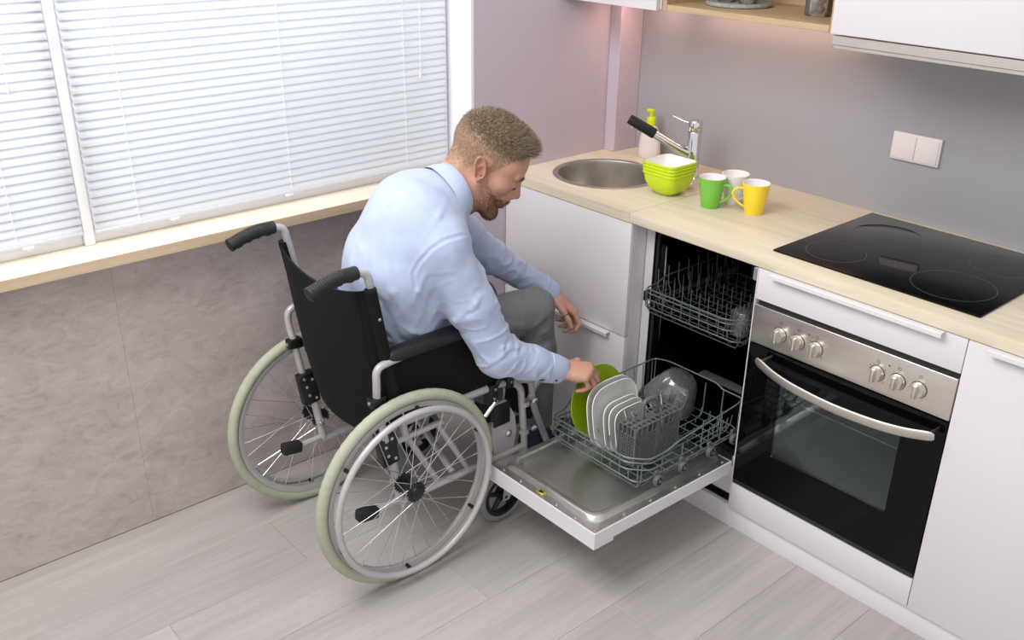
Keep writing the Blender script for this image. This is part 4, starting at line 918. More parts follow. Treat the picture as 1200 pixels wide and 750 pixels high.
    MB().tube(fillet([(xs, -0.40 + dy, 0.392), (xs - 0.02 * sg, -0.36 + dy, 0.412), (xs - 0.03 * sg, -0.330 + dy, 0.425), (xs - 0.035 * sg, -0.300 + dy, 0.412)], 0.02), [0.010] * 0 or 0.0095, 10, flat=((1, 0, 0), 0.7, 1.3)).build('calf_bracket', 'silver_paint', hg_, 60)
    cx0, cx1 = sorted((xs - 0.022 * sg, xs - 0.150 * sg))
    box_at('calf_pad', WC, cx0, cx1, -0.375 + dy, -0.352 + dy, 0.295, 0.405, 0.009, 'black_fabric', math.radians(-6), 3)
    fx0, fx1 = sorted((xs - 0.028 * sg, xs - 0.178 * sg))
    fp = box_at('foot_plate', WC, fx0, fx1, -0.285 + dy, -0.100 + dy, 0.106, 0.118, 0.004, 'black_plastic')
side(-0.505, 1, 0.0)
side(-0.947, -1, 0.008)
# cross brace under the seat
for (a, b) in (((-0.512, -0.70, 0.245), (-0.940, -0.68, 0.47)), ((-0.940, -0.715, 0.245), (-0.512, -0.715, 0.47))):
    MB().tube([a, b], 0.0105, 10).build('cross_brace', 'silver_paint', WC, 60)
# seat sling
MB().rbox(-0.935, -0.517, -0.885, -0.465, 0.497, 0.528, 0.012, 3).build('seat', 'black_fabric', WC, 60)
# back upholstery, slung between the posts
def back_sling():
    nu, nv, th = 20, 26, 0.007; xl, xr = -0.960, -0.492
    def S(u, v, off):
        x = xl + (xr - xl) * (u * 0.5 + 0.5)
        zt = 0.918 - 0.040 * (1 - abs(u) ** 2.2); zb = 0.430 + 0.075 * abs(u) ** 4
        z = zb + (zt - zb) * v
        y = -0.872 - (z - 0.44) * 0.180 - 0.004
        edge = max(0.0, (abs(u) - 0.93) / 0.07)
        bag = 0.052 * (1 - abs(u) ** 2.5) * (0.55 + 0.45 * math.sin(math.pi * min(1, v * 0.9 + 0.15))) + 0.020 * (1 - abs(u) ** 1.5) * (1 - v)
        y = y - 0.013 - bag + edge ** 2 * 0.026 + (1 - u) * 0.5 * 0.008
        return Vector((x, y + off, z))
    F = [[S(-1 + 2 * i / nu, j / nv, 0) for i in range(nu + 1)] for j in range(nv + 1)]
    B = [[S(-1 + 2 * i / nu, j / nv, -th) for i in range(nu + 1)] for j in range(nv + 1)]
    mb = MB(); w = nu + 1; h = nv + 1
    mb.add([p for r in F for p in r] + [p for r in B for p in r], [])
    o = w * h
    for j in range(nv):
        for i in range(nu):
            a = j * w + i; mb.f += [(a, a + 1, a + w + 1, a + w), (o + a, o + a + w, o + a + w + 1, o + a + 1)]
    bd = [i for i in range(w)] + [j * w + w - 1 for j in range(1, h)] + [(h - 1) * w + i for i in range(w - 2, -1, -1)] + [j * w for j in range(h - 2, 0, -1)]
    for k in range(len(bd)): a, b = bd[k], bd[(k + 1) % len(bd)]; mb.f.append((a, b, o + b, o + a))
    bs = mb.build('backrest', 'black_fabric', WC, 60)
    for u in (-0.86, 0.86):
        MB().tube([S(u, v / 12, -th - 0.0004) for v in range(1, 13)], 0.0012, 5).build('seam', 'black_fabric', bs)
    for u in (-1, 1):
        sl = MB().tube([S(u * 0.985, v / 10, 0.008 - 0.013) for v in range(2, 11)], 0.0165, 12).build('post_sleeve', 'black_fabric', WC, 60)
        MB().lathe([(0.005, 0), (0.0045, 0.002), (0, 0.003)], S(u * 0.985, 0.80, -0.005) + Vector((0.0155 if u > 0 else -0.0155, 0, 0)), 10, (u, 0, 0)).build('snap', 'bolt_steel', sl)
back_sling()
# ------------------------------------------------------------------ signed distance modelling (numpy)
def A3(v): return np.array(v, float)
def nrm(v): v = A3(v); return v / np.linalg.norm(v)
class SDF:
    """list of primitives, blended one after another with a polynomial smooth minimum"""
    def __init__(s): s.ops = []; s.lo = []; s.hi = []
    def cone(s, a, b, ra, rb, k=0.02, sub=False): s.ops.append(('c', A3(a), A3(b), ra, rb, k, sub)); return s
    def ell(s, c, r, k=0.02, R=None, sub=False): s.ops.append(('e', A3(c), A3(r), None if R is None else A3(R), 0, k, sub)); return s
    def cut(s, p, n): s.ops.append(('p', A3(p), nrm(n), 0, 0, 0, True)); return s      # remove the side n points to
    def chain(s, pts, rad, k=0.02):
        for i in range(len(pts) - 1): s.cone(pts[i], pts[i + 1], rad[i], rad[i + 1], k if i == 0 else 0.012)
        return s
    def group(s, other, k): s.ops.append(('g', other, 0, 0, 0, k, False)); return s
    def prim(s, op, P):
        (t, a, b, ra, rb, k, sub) = op
        return SDF._one(t, a, b, ra, rb, P)
    @staticmethod
    def _one(t, a, b, ra, rb, P):
            if t == 'c':
                ba = b - a; L2 = max(ba @ ba, 1e-12); h = np.clip(((P - a) @ ba) / L2, 0, 1)
                return np.linalg.norm(P - a - h[:, None] * ba, axis=1) - (ra + (rb - ra) * h)
            if t == 'e':
                x = P - a
                if ra is not None: x = x @ ra.T
                k0 = np.linalg.norm(x / b, axis=1); k1 = np.linalg.norm(x / (b * b), axis=1)
                return k0 * (k0 - 1.0) / np.maximum(k1, 1e-9)
    def __call__(s, P, cull=None):
        d = None
        for (t, a, b, ra, rb, k, sub) in s.ops:
            if t == 'p':
                if d is not None: d = np.maximum(d, (P - a) @ b)
                continue
            if t == 'g':
                q = a(P, cull)
                if q is None: continue
            else:
                if cull is not None and SDF._one(t, a, b, ra, rb, cull[0])[0] - cull[1] * 1.3 > 0.13: continue
                q = SDF._one(t, a, b, ra, rb, P)
            if sub:
                if d is None: continue
                q = -q; h = np.maximum(k - np.abs(d - q), 0) / max(k, 1e-9); d = np.maximum(d, q) + h * h * k * 0.25
            elif d is None: d = q
            else: h = np.maximum(k - np.abs(d - q), 0) / max(k, 1e-9); d = np.minimum(d, q) - h * h * k * 0.25
        return d
def far(d, P): return np.full(len(P), 0.13) if d is None else d
def sdf_mesh(fn, lo, hi, h, B=8):
    """sparse surface nets"""
    lo = A3(lo); nb = np.ceil((A3(hi) - lo) / (h * B)).astype(int)
    g = np.stack(np.meshgrid(*[np.arange(n) for n in nb], indexing='ij'), -1).reshape(-1, 3)
    d = fn(lo + (g + 0.5) * h * B)
    g = g[np.abs(d) < h * B * 0.5 * 1.7321 * 1.35 + h]
    sb = g // 3; sk_ = (sb[:, 0] * 4096 + sb[:, 1]) * 4096 + sb[:, 2]; _, inv = np.unique(sk_, return_inverse=True); order = np.argsort(inv, kind='stable'); g = g[order]; inv = inv[order]
    cuts_ = np.concatenate([[0], np.nonzero(np.diff(inv))[0] + 1, [len(g)]])
    base = np.stack(np.meshgrid(*[np.arange(B + 1)] * 3, indexing='ij'), -1).reshape(-1, 3)
    corners = np.array([(i, j, k) for i in (0, 1) for j in (0, 1) for k in (0, 1)])
    edges = [(a, b) for a in range(8) for b in range(a + 1, 8) if np.abs(corners[a] - corners[b]).sum() == 1]
    CI = []; VV = []; SG = []
    for s, s2 in zip(cuts_[:-1], cuts_[1:]):
        gb = g[s:s2]; idx = gb[:, None, :] * B + base[None]
        c0 = lo + (gb.min(0) + gb.max(0) + 1) * 0.5 * h * B; rad = np.linalg.norm((gb.max(0) + 1 - gb.min(0)) * h * B) / 2
        Pq = lo + idx.reshape(-1, 3) * h
        v = far(fn(Pq, (c0[None], rad)), Pq).reshape(len(gb), B + 1, B + 1, B + 1)
        cv = np.stack([v[:, c[0]:c[0] + B, c[1]:c[1] + B, c[2]:c[2] + B] for c in corners], -1).reshape(-1, 8)
        cell = (gb[:, None, :] * B + np.stack(np.meshgrid(*[np.arange(B)] * 3, indexing='ij'), -1).reshape(1, -1, 3)).reshape(-1, 3)
        ins = cv < 0; act = ins.any(1) & ~ins.all(1); cv = cv[act]; cell = cell[act]; ins = ins[act]
        if not len(cv): continue
        acc = np.zeros((len(cv), 3)); cnt = np.zeros(len(cv))
        for a, b in edges:
            m = ins[:, a] != ins[:, b]; t = np.where(m, cv[:, a] / np.where(m, cv[:, a] - cv[:, b], 1), 0)
            acc += m[:, None] * (corners[a] + t[:, None] * (corners[b] - corners[a])); cnt += m
        CI.append(cell); VV.append(lo + (cell + acc / cnt[:, None]) * h); SG.append(ins)
    C = np.concatenate(CI); V = np.concatenate(VV); S = np.concatenate(SG)
    dim = nb * B + 4; key = lambda c: ((c[:, 0] + 1) * dim[1] + c[:, 1] + 1) * dim[2] + c[:, 2] + 1
    K = key(C); o = np.argsort(K); K = K[o]; C = C[o]; V = V[o]; S = S[o]
    F = []
    for ax in range(3):
        e = np.zeros(3, int); e[ax] = 1; ci = {0: 4, 1: 2, 2: 1}[ax]
        m = S[:, 0] != S[:, ci]; c = C[m]; u = np.zeros(3, int); w = np.zeros(3, int); u[(ax + 1) % 3] = 1; w[(ax + 2) % 3] = 1
        q = []; ok = np.ones(len(c), bool)
        for off in (0 * u, -u, -u - w, -w):
            kk = key(c + off); p = np.clip(np.searchsorted(K, kk), 0, len(K) - 1); ok &= K[p] == kk; q.append(p)
        q = np.stack(q, 1)[ok]; fl = S[m][ok][:, 0]
        q[~fl] = q[~fl][:, ::-1]; F.append(q)
    return V, np.concatenate(F)[:, ::-1]
def smooth_mesh(V, F, it=1, lam=0.5):
    for _ in range(it):
        acc = np.zeros_like(V); cnt = np.zeros(len(V))
        for a in range(4):
            np.add.at(acc, F[:, a], V[F[:, (a + 1) % 4]]); np.add.at(cnt, F[:, a], 1)
            np.add.at(acc, F[:, a], V[F[:, (a - 1) % 4]]); np.add.at(cnt, F[:, a], 1)
        V = V + lam * (acc / np.maximum(cnt, 1)[:, None] - V)
    return V
def np_mesh(name, V, F, mat, parent=None, cols=None):
    me = bpy.data.meshes.new(name); n = len(V); m = len(F); w = F.shape[1]
    me.vertices.add(n); me.vertices.foreach_set('co', V.astype(np.float32).ravel())
    me.loops.add(m * w); me.loops.foreach_set('vertex_index', F.astype(np.int32).ravel())
    me.polygons.add(m); me.polygons.foreach_set('loop_start', np.arange(0, m * w, w, dtype=np.int32)); 
    me.update(calc_edges=True); me.validate()
    me.polygons.foreach_set('use_smooth', [True] * len(me.polygons))
    if cols is not None:
        at = me.color_attributes.new('tint', 'FLOAT_COLOR', 'POINT'); at.data.foreach_set('color', np.concatenate([cols, np.ones((n, 1))], 1).astype(np.float32).ravel())
    me.materials.append(MATS[mat]); me.update()
    return link(name, me, parent)
def value_noise(P, s, seed=0):
    """smooth 3d value noise, -1..1"""
    q = P * s; i = np.floor(q).astype(np.int64); f = q - i; f = f * f * (3 - 2 * f); r = 0
    for a in (0, 1):
        for b in (0, 1):
            for c in (0, 1):
                h = ((i[:, 0] + a) * 374761393 + (i[:, 1] + b) * 668265263 + (i[:, 2] + c) * 2147483647 + seed * 144665) & 0x7fffffff
                h = (h ^ (h >> 13)) * 1274126177 & 0x7fffffff; v = ((h ^ (h >> 16)) & 0xffff) / 32767.5 - 1
                r = r + v * (f[:, 0] if a else 1 - f[:, 0]) * (f[:, 1] if b else 1 - f[:, 1]) * (f[:, 2] if c else 1 - f[:, 2])
    return r

def tint_material(name, rough, sub, nscale, nvar, bump, bscale, sheen=0.0):
    m = bpy.data.materials.new(name); m.use_nodes = True; N = m.node_tree.nodes; L = m.node_tree.links; b = N['Principled BSDF']
    b.inputs['Roughness'].default_value = rough
    if sub: b.inputs['Subsurface Weight'].default_value = sub; b.inputs['Subsurface Radius'].default_value = (0.010, 0.004, 0.002); b.inputs['Subsurface Scale'].default_value = 0.5
    if sheen: b.inputs['Sheen Weight'].default_value = sheen
    at = N.new('ShaderNodeAttribute'); at.attribute_name = 'tint'; tc = N.new('ShaderNodeTexCoord')
    nz = N.new('ShaderNodeTexNoise'); nz.inputs['Scale'].default_value = nscale; nz.inputs['Detail'].default_value = 4; L.new(tc.outputs['Object'], nz.inputs['Vector'])
    mr = N.new('ShaderNodeMapRange'); mr.inputs[3].default_value = 1 - nvar; mr.inputs[4].default_value = 1 + nvar; L.new(nz.outputs['Fac'], mr.inputs[0])
    hs = N.new('ShaderNodeHueSaturation'); L.new(at.outputs['Color'], hs.inputs['Color']); L.new(mr.outputs[0], hs.inputs['Value']); L.new(hs.outputs[0], b.inputs['Base Color'])
    if bump:
        n2 = N.new('ShaderNodeTexNoise'); n2.inputs['Scale'].default_value = bscale; L.new(tc.outputs['Object'], n2.inputs['Vector'])
        bp = N.new('ShaderNodeBump'); bp.inputs['Strength'].default_value = bump; bp.inputs['Distance'].default_value = 0.0015; L.new(n2.outputs['Fac'], bp.inputs['Height']); L.new(bp.outputs[0], b.inputs['Normal'])
    MATS[name] = m
tint_material('skin', 0.50, 0.12, 60, 0.06, 0.10, 420)
tint_material('hair_fibre', 0.55, 0, 300, 0.10, 0, 1)
M('shirt_cotton', (174, 186, 213), 0.80, var=0.025, scale=40, bump=0.16, bscale=900, sheen=0.15)
def wrinkle(name, scale, dist, strength):
    m = MATS[name]; N = m.node_tree.nodes; L = m.node_tree.links; b = N['Principled BSDF']; old = [n for n in N if n.type == 'BUMP'][0]
    tc = N.new('ShaderNodeTexCoord'); nz = N.new('ShaderNodeTexNoise'); nz.inputs['Scale'].default_value = scale; nz.inputs['Detail'].default_value = 1.5; nz.inputs['Distortion'].default_value = 0.4
    L.new(tc.outputs['Object'], nz.inputs['Vector']); bp = N.new('ShaderNodeBump'); bp.inputs['Strength'].default_value = strength; bp.inputs['Distance'].default_value = dist
    L.new(nz.outputs['Fac'], bp.inputs['Height']); L.new(old.outputs[0], bp.inputs['Normal']); L.new(bp.outputs[0], b.inputs['Normal'])
wrinkle('shirt_cotton', 9, 0.010, 0.35)
M('trouser_grey', (112, 113, 113), 0.82, var=0.06, scale=60, bump=0.2, bscale=1100)
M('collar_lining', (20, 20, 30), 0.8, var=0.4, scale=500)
M('shoe_navy', (24, 30, 62), 0.6, var=0.1, scale=40, bump=0.1)
M('shoe_sole', (190, 190, 188), 0.6, var=0.05, scale=40)
M('ring_silver', (130, 130, 128), 0.25, 1.0, var=0.03, scale=60)
M('eye_white', (225, 222, 218), 0.15, var=0.02, scale=60)

# ------------------------------------------------------------------ pose
PEL = A3((-0.710, -0.750, 0.630)); WAI = A3((-0.695, -0.765, 0.745)); CHE = A3((-0.665, -0.770, 0.900)); UPP = A3((-0.648, -0.718, 1.015)); NEB = A3((-0.632, -0.618, 1.060))
SHR = A3((-0.497, -0.735, 0.978)); SHL = A3((-0.792, -0.548, 0.985))
ELR = A3((-0.428, -0.598, 0.640)); WRR = A3((-0.372, -0.405, 0.552))
ELL = A3((-0.785, -0.325, 0.765)); WRL = A3((-0.697, -0.132, 0.613))
HIR = A3((-0.630, -0.775, 0.618)); KNR = A3((-0.602, -0.305, 0.642)); ANR = A3((-0.600, -0.275, 0.235))
HIL = A3((-0.802, -0.775, 0.618)); KNL = A3((-0.822, -0.355, 0.615)); ANL = A3((-0.838, -0.290, 0.235))
HO = A3((-0.600, -0.506, 1.142))                       # head origin, between the ears
hp_ = math.radians(35); hy = math.radians(50)          # head pitch, head yaw
HF = A3((math.cos(hy) * math.cos(hp_), math.sin(hy) * math.cos(hp_), -math.sin(hp_))); HR = nrm((math.sin(hy), -math.cos(hy), 0.0)); HU = np.cross(HR, HF)
HM = np.stack([HR, HF, HU])                            # rows: local axes in the world
HS = A3((1.06, 1.13, 1.07))                            # head proportions, side / depth / height
def hw(p): return HO + (A3(p) * HS) @ HM                      # head local -> world
LAT_S = nrm(SHR - SHL)

# ------------------------------------------------------------------ hands
def hand(S, W, D, Sd, left, curls, thumb, scale=1.0, fk=0.004):
    D = nrm(D); Sd = A3(Sd) - D * (A3(Sd) @ D); Sd = nrm(Sd); N = np.cross(Sd, D) if left else np.cross(D, Sd)
    s = scale; info = {}
    off = [0.0285, 0.0095, -0.0095, -0.0275]; dl = [0.092, 0.094, 0.088, 0.079]; ph = [(0.043, 0.026, 0.021), (0.047, 0.030, 0.022), (0.044, 0.028, 0.021), (0.035, 0.021, 0.019)]
    pal = SDF()
    for i in range(4):
        m = W + (D * dl[i] + Sd * off[i] + N * (0.004 if i in (1, 2) else 0)) * s; w0 = W + (Sd * off[i] * 0.62 + D * 0.004) * s
        pal.cone(w0, m, 0.0155 * s, 0.0118 * s, 0.018)
    pal.cone(W - D * 0.05 * s, W + D * 0.01, 0.0255 * s, 0.023 * s, 0.02)
    pal.cone(W + (D * 0.03 + Sd * 0.022 - N * 0.010) * s, W + (D * 0.055 - Sd * 0.016 - N * 0.008) * s, 0.016 * s, 0.015 * s, 0.018)
    S.group(pal, 0.015)
    for i in range(4):
        m = W + (D * dl[i] + Sd * off[i] + N * (0.004 if i in (1, 2) else 0)) * s; a = 0; p = m; fd = SDF(); r = [0.0098, 0.0088, 0.0080, 0.0066] if i < 3 else [0.0085, 0.0076, 0.0070, 0.0058]
        sp = [0.10, 0.02, -0.05, -0.14][i] if len(curls[i]) < 4 else curls[i][3]
        fd.cone(m - D * 0.012 * s, m, 0.0100 * s, r[0] * 1.08 * s, 0.006)
        info[i] = [m]
        for j in range(3):
            a += math.radians(curls[i][j]); dr = D * math.cos(a) - N * math.sin(a) + Sd * sp * max(0, math.cos(a)); dr = nrm(dr); q = p + dr * ph[i][j] * s
            fd.cone(p, q, r[j] * s, r[j + 1] * s, 0.003); p = q; info[i].append(p)
        S.group(fd, fk)
    t0 = W + (D * 0.022 + Sd * 0.024 - N * 0.008) * s; p = t0; td = SDF(); rr = [0.0155, 0.0115, 0.0098, 0.0075]; info['t'] = [t0]
    for j, (v, l) in enumerate(zip(thumb, (0.046, 0.034, 0.026))):
        dr = nrm(D * v[0] + Sd * v[1] + N * v[2]); q = p + dr * l * s; td.cone(p, q, rr[j] * s, rr[j + 1] * s, 0.005); p = q; info['t'].append(p)
    S.group(td, 0.010)
    info['N'] = N; info['D'] = D; info['S'] = Sd
    return info

# ------------------------------------------------------------------ body (one continuous skin)
def head_sdf():
    S = SDF()
    def C(a, b, ra, rb, k=0.015, sub=False, both=False):
        for sg in ((1, -1) if both else (1,)): S.cone(hw((a[0] * sg, a[1], a[2])), hw((b[0] * sg, b[1], b[2])), ra, rb, k, sub)
    def E(c, r, k=0.015, sub=False, both=False, R=None):
        for sg in ((1, -1) if both else (1,)):
            RR = HM if R is None else R(sg) @ HM
            S.ell(hw((c[0] * sg, c[1], c[2])), A3(r) * HS, k, RR, sub)
    E((0, -0.008, 0.050), (0.0765, 0.0985, 0.085))
    E((0, 0.046, 0.036), (0.063, 0.047, 0.050), 0.03)
    E((0, 0.040, -0.022), (0.059, 0.050, 0.062), 0.03)
    E((0.043, 0.056, -0.010), (0.022, 0.026, 0.020), 0.022, both=True)
    C((0.056, 0.004, -0.040), (0.050, 0.016, -0.066), 0.016, 0.016, 0.025, both=True)
    C((0.050, 0.016, -0.066), (0.020, 0.076, -0.094), 0.016, 0.019, 0.022, both=True)
    E((0, 0.084, -0.096), (0.024, 0.017, 0.017), 0.02)
    E((0, 0.036, -0.070), (0.046, 0.048, 0.030), 0.02)
    C((0.010, 0.094, 0.029), (0.044, 0.082, 0.031), 0.0085, 0.008, 0.014, both=True)
    E((0.034, 0.104, 0.009), (0.0165, 0.0165, 0.011), 0.010, sub=True, both=True)
    C((0, 0.074, 0.024), (0, 0.092, -0.014), 0.0125, 0.0150, 0.010)
    E((0.0315, 0.0795, 0.004), (0.0165, 0.0150, 0.0130), 0.004, both=True)
    C((0, 0.0935, 0.020), (0, 0.1150, -0.020), 0.0078, 0.0105, 0.012)
    E((0.0115, 0.1045, -0.025), (0.0085, 0.011, 0.0075), 0.006, both=True)
    E((0, 0.0890, -0.045), (0.027, 0.0165, 0.026), 0.014)
    E((0, 0.0950, -0.034), (0.012, 0.012, 0.012), 0.012)
    E((0.006, 0.1090, -0.0345), (0.0034, 0.0045, 0.0026), 0.003, sub=True, both=True)
    E((0, 0.0995, -0.0515), (0.020, 0.0068, 0.0046), 0.005)
    E((0, 0.0985, -0.0610), (0.018, 0.0072, 0.0055), 0.005)
    E((0, 0.107, -0.0563), (0.022, 0.006, 0.0012), 0.003, sub=True)
    E((0, 0.103, -0.0745), (0.018, 0.008, 0.006), 0.010, sub=True)
    # ears
    def RE(sg):
        a = sg * math.radians(20); ca, sa = math.cos(a), math.sin(a); b = math.radians(24); cb, sb = math.cos(b), math.sin(b)
        return np.array([(1, 0, 0), (0, cb, sb), (0, -sb, cb)]) @ np.array([(ca, sa, 0), (-sa, ca, 0), (0, 0, 1)])
    E((0.0765, -0.012, 0.004), (0.0075, 0.0145, 0.028), 0.006, both=True, R=RE)
    E((0.0855, -0.006, 0.000), (0.0085, 0.0075, 0.012), 0.004, sub=True, both=True, R=RE)
    E((0.0850, -0.019, 0.017), (0.0048, 0.0065, 0.007), 0.003, sub=True, both=True, R=RE)
    for sg in (1, -1):
        P = []
        for t in range(13):
            a = math.radians(-40 + t * 23); P.append(hw((sg * (0.0800 - 0.010 * (math.cos(a) * 0.5 - 0.4)), -0.012 + 0.0150 * math.cos(a) - 0.42 * 0.0280 * math.sin(a), 0.004 + 0.0270 * math.sin(a))))
        for t in range(len(P) - 1): S.cone(P[t], P[t + 1], 0.0036, 0.0036, 0.003)
        S.cone(hw((sg * 0.078, 0.001, -0.021)), hw((sg * 0.0785, 0.000, -0.026)), 0.0062, 0.0052, 0.006)
    return S
BODY = SDF()
BODY.group(head_sdf(), 0.02)
skull = hw((0, -0.034, -0.030))
BODY.cone(skull, NEB, 0.057, 0.064, 0.03).cone(hw((0, 0.012, -0.065)), NEB + A3((0.0, 0.045, -0.02)), 0.042, 0.050, 0.03)
BODY.cone(NEB, (SHR + UPP) / 2 + A3((0, 0, .015)), 0.055, 0.05, 0.03).cone(NEB, (SHL + UPP) / 2 + A3((0, 0, .015)), 0.055, 0.05, 0.03)
for a, b, ra, rb in ((PEL, WAI, 0.095, 0.09), (WAI, CHE, 0.09, 0.10), (CHE, UPP, 0.10, 0.085), (UPP, NEB, 0.085, 0.06)): BODY.cone(a, b, ra, rb, 0.04)
BODY.cone(UPP, SHR, 0.06, 0.045, 0.04).cone(UPP, SHL, 0.06, 0.045, 0.04)
BODY.chain([SHR, ELR], [0.044, 0.034], 0.03).chain([ELR, WRR], [0.034, 0.0245], 0.02)
BODY.chain([SHL, ELL], [0.044, 0.034], 0.03).chain([ELL, WRL], [0.034, 0.0245], 0.02)
for h_, k_, a_ in ((HIR, KNR, ANR), (HIL, KNL, ANL)):
    BODY.cone(PEL, h_, 0.085, 0.07, 0.04).cone(h_, k_, 0.066, 0.046, 0.03).cone(k_, a_, 0.046, 0.033, 0.02)
    BODY.cone(a_, a_ + A3((0, -0.02, -0.055)), 0.033, 0.028, 0.02).cone(a_ + A3((0, -0.02, -0.06)), a_ + A3((0, 0.14, -0.08)), 0.028, 0.02, 0.02)
HRt = hand(BODY, WRR, (0.69, 0.726, -0.09), (-0.667, 0.671, 0.282), False, [(52, 62, 30), (58, 64, 30), (62, 66, 30), (66, 66, 30)], [(0.72, 0.66, -0.10), (0.72, 0.35, -0.60), (0.45, 0.10, -0.9)])
HLt = hand(BODY, WRL, (0.58, 0.50, -0.60), (0.80, -0.51, 0.13), True, [(22, 62, 34), (38, 60, 34), (50, 56, 34), (60, 50, 34)], [(0.78, 0.62, -0.20), (0.90, 0.25, -0.35), (0.90, 0.0, -0.45)])
V, F = sdf_mesh(BODY, (-0.99, -1.0, 0.10), (-0.22, 0.08, 1.36), 0.0034)
V = smooth_mesh(V, F, 1, 0.35)
L_ = (V - HO) @ HM.T / HS                                   # head-local coordinates of every vertex
isH = (np.linalg.norm(V - HO, axis=1) < 0.19) & (L_[:, 2] > -0.13)
def sst(x, a, b): t = np.clip((x - a) / (b - a), 0, 1); return t * t * (3 - 2 * t)
skin = A3(lin((190, 146, 124))[:3]); red = A3(lin((178, 112, 98))[:3]); scalp = A3(lin((146, 120, 96))[:3]); stub = A3(lin((128, 92, 72))[:3]); lipc = A3(lin((178, 108, 100))[:3])
cols = np.tile(skin, (len(V), 1))
nz = value_noise(V, 45, 3)[:, None] * 0.5 + value_noise(V, 18, 4)[:, None] * 0.5
def mixc(m, c): 
    global cols
    cols = cols * (1 - m[:, None]) + c * m[:, None]
r_, f_, u_ = np.abs(L_[:, 0]), L_[:, 1], L_[:, 2]
mixc(np.clip(0.14 + 0.30 * nz[:, 0], 0, 0.4), red)
mixc(isH * 0.6 * np.exp(-((r_ - 0.082) / 0.012) ** 2 - ((u_ - 0.005) / 0.035) ** 2 - ((f_ + 0.012) / 0.03) ** 2), red)         # ears
mixc(isH * 0.45 * np.exp(-(r_ / 0.018) ** 2 - ((u_ + 0.022) / 0.016) ** 2 - ((f_ - 0.113) / 0.02) ** 2), red)                     # nose tip
mixc(isH * 0.8 * sst(f_, 0.088, 0.098) * np.exp(-((u_ + 0.0565) / 0.0075) ** 2) * (r_ < 0.022), lipc)
for HH in (HRt, HLt):
    for i in range(4):
        for p in HH[i][:3]: mixc(0.35 * np.exp(-(np.linalg.norm(V - p, axis=1) / 0.011) ** 2), red)
def hairline(r, f):
    """height above which hair grows, by position front to back and side"""
    front = 0.088 - 0.10 * np.clip(0.075 - f, 0, 1) * 0
    side = np.interp(f, [-0.10, -0.06, -0.035, -0.022, 0.004, 0.012, 0.026, 0.045, 0.062, 0.085, 0.1], [-0.040, -0.044, -0.030, 0.038, 0.038, 0.000, 0.022, 0.062, 0.080, 0.098, 0.104])
    return side
hm = isH * sst(u_ - hairline(r_, f_), -0.006, 0.008)
topm = sst(u_, 0.038, 0.090)                            # long hair on top, faded sides
mixc(hm * (0.34 + 0.52 * topm), scalp)
def beard_mask():
    jaw = sst(-u_, np.interp(f_, [-0.01, 0.02, 0.05, 0.075, 0.11], [0.000, 0.006, 0.030, 0.043, 0.036]), np.interp(f_, [-0.01, 0.02, 0.05, 0.075, 0.11], [0.014, 0.020, 0.044, 0.053, 0.042]))
    m = jaw * sst(f_, 0.000, 0.014) * sst(-u_, -1, 1) * (u_ > -0.122)
    lip = np.exp(-((u_ + 0.0565) / 0.008) ** 2) * (r_ < 0.020) * (f_ > 0.092)
    return np.clip(isH * m * (1 - lip), 0, 1)
bm_ = beard_mask()
mixc(bm_ * (0.30 + 0.35 * sst(f_, 0.03, 0.085)), stub)
PERSON = np_mesh('person', V, F, 'skin', None, cols)
tag(PERSON, 'bearded man in light blue shirt and grey trousers seated in wheelchair, holding green plate', 'person')

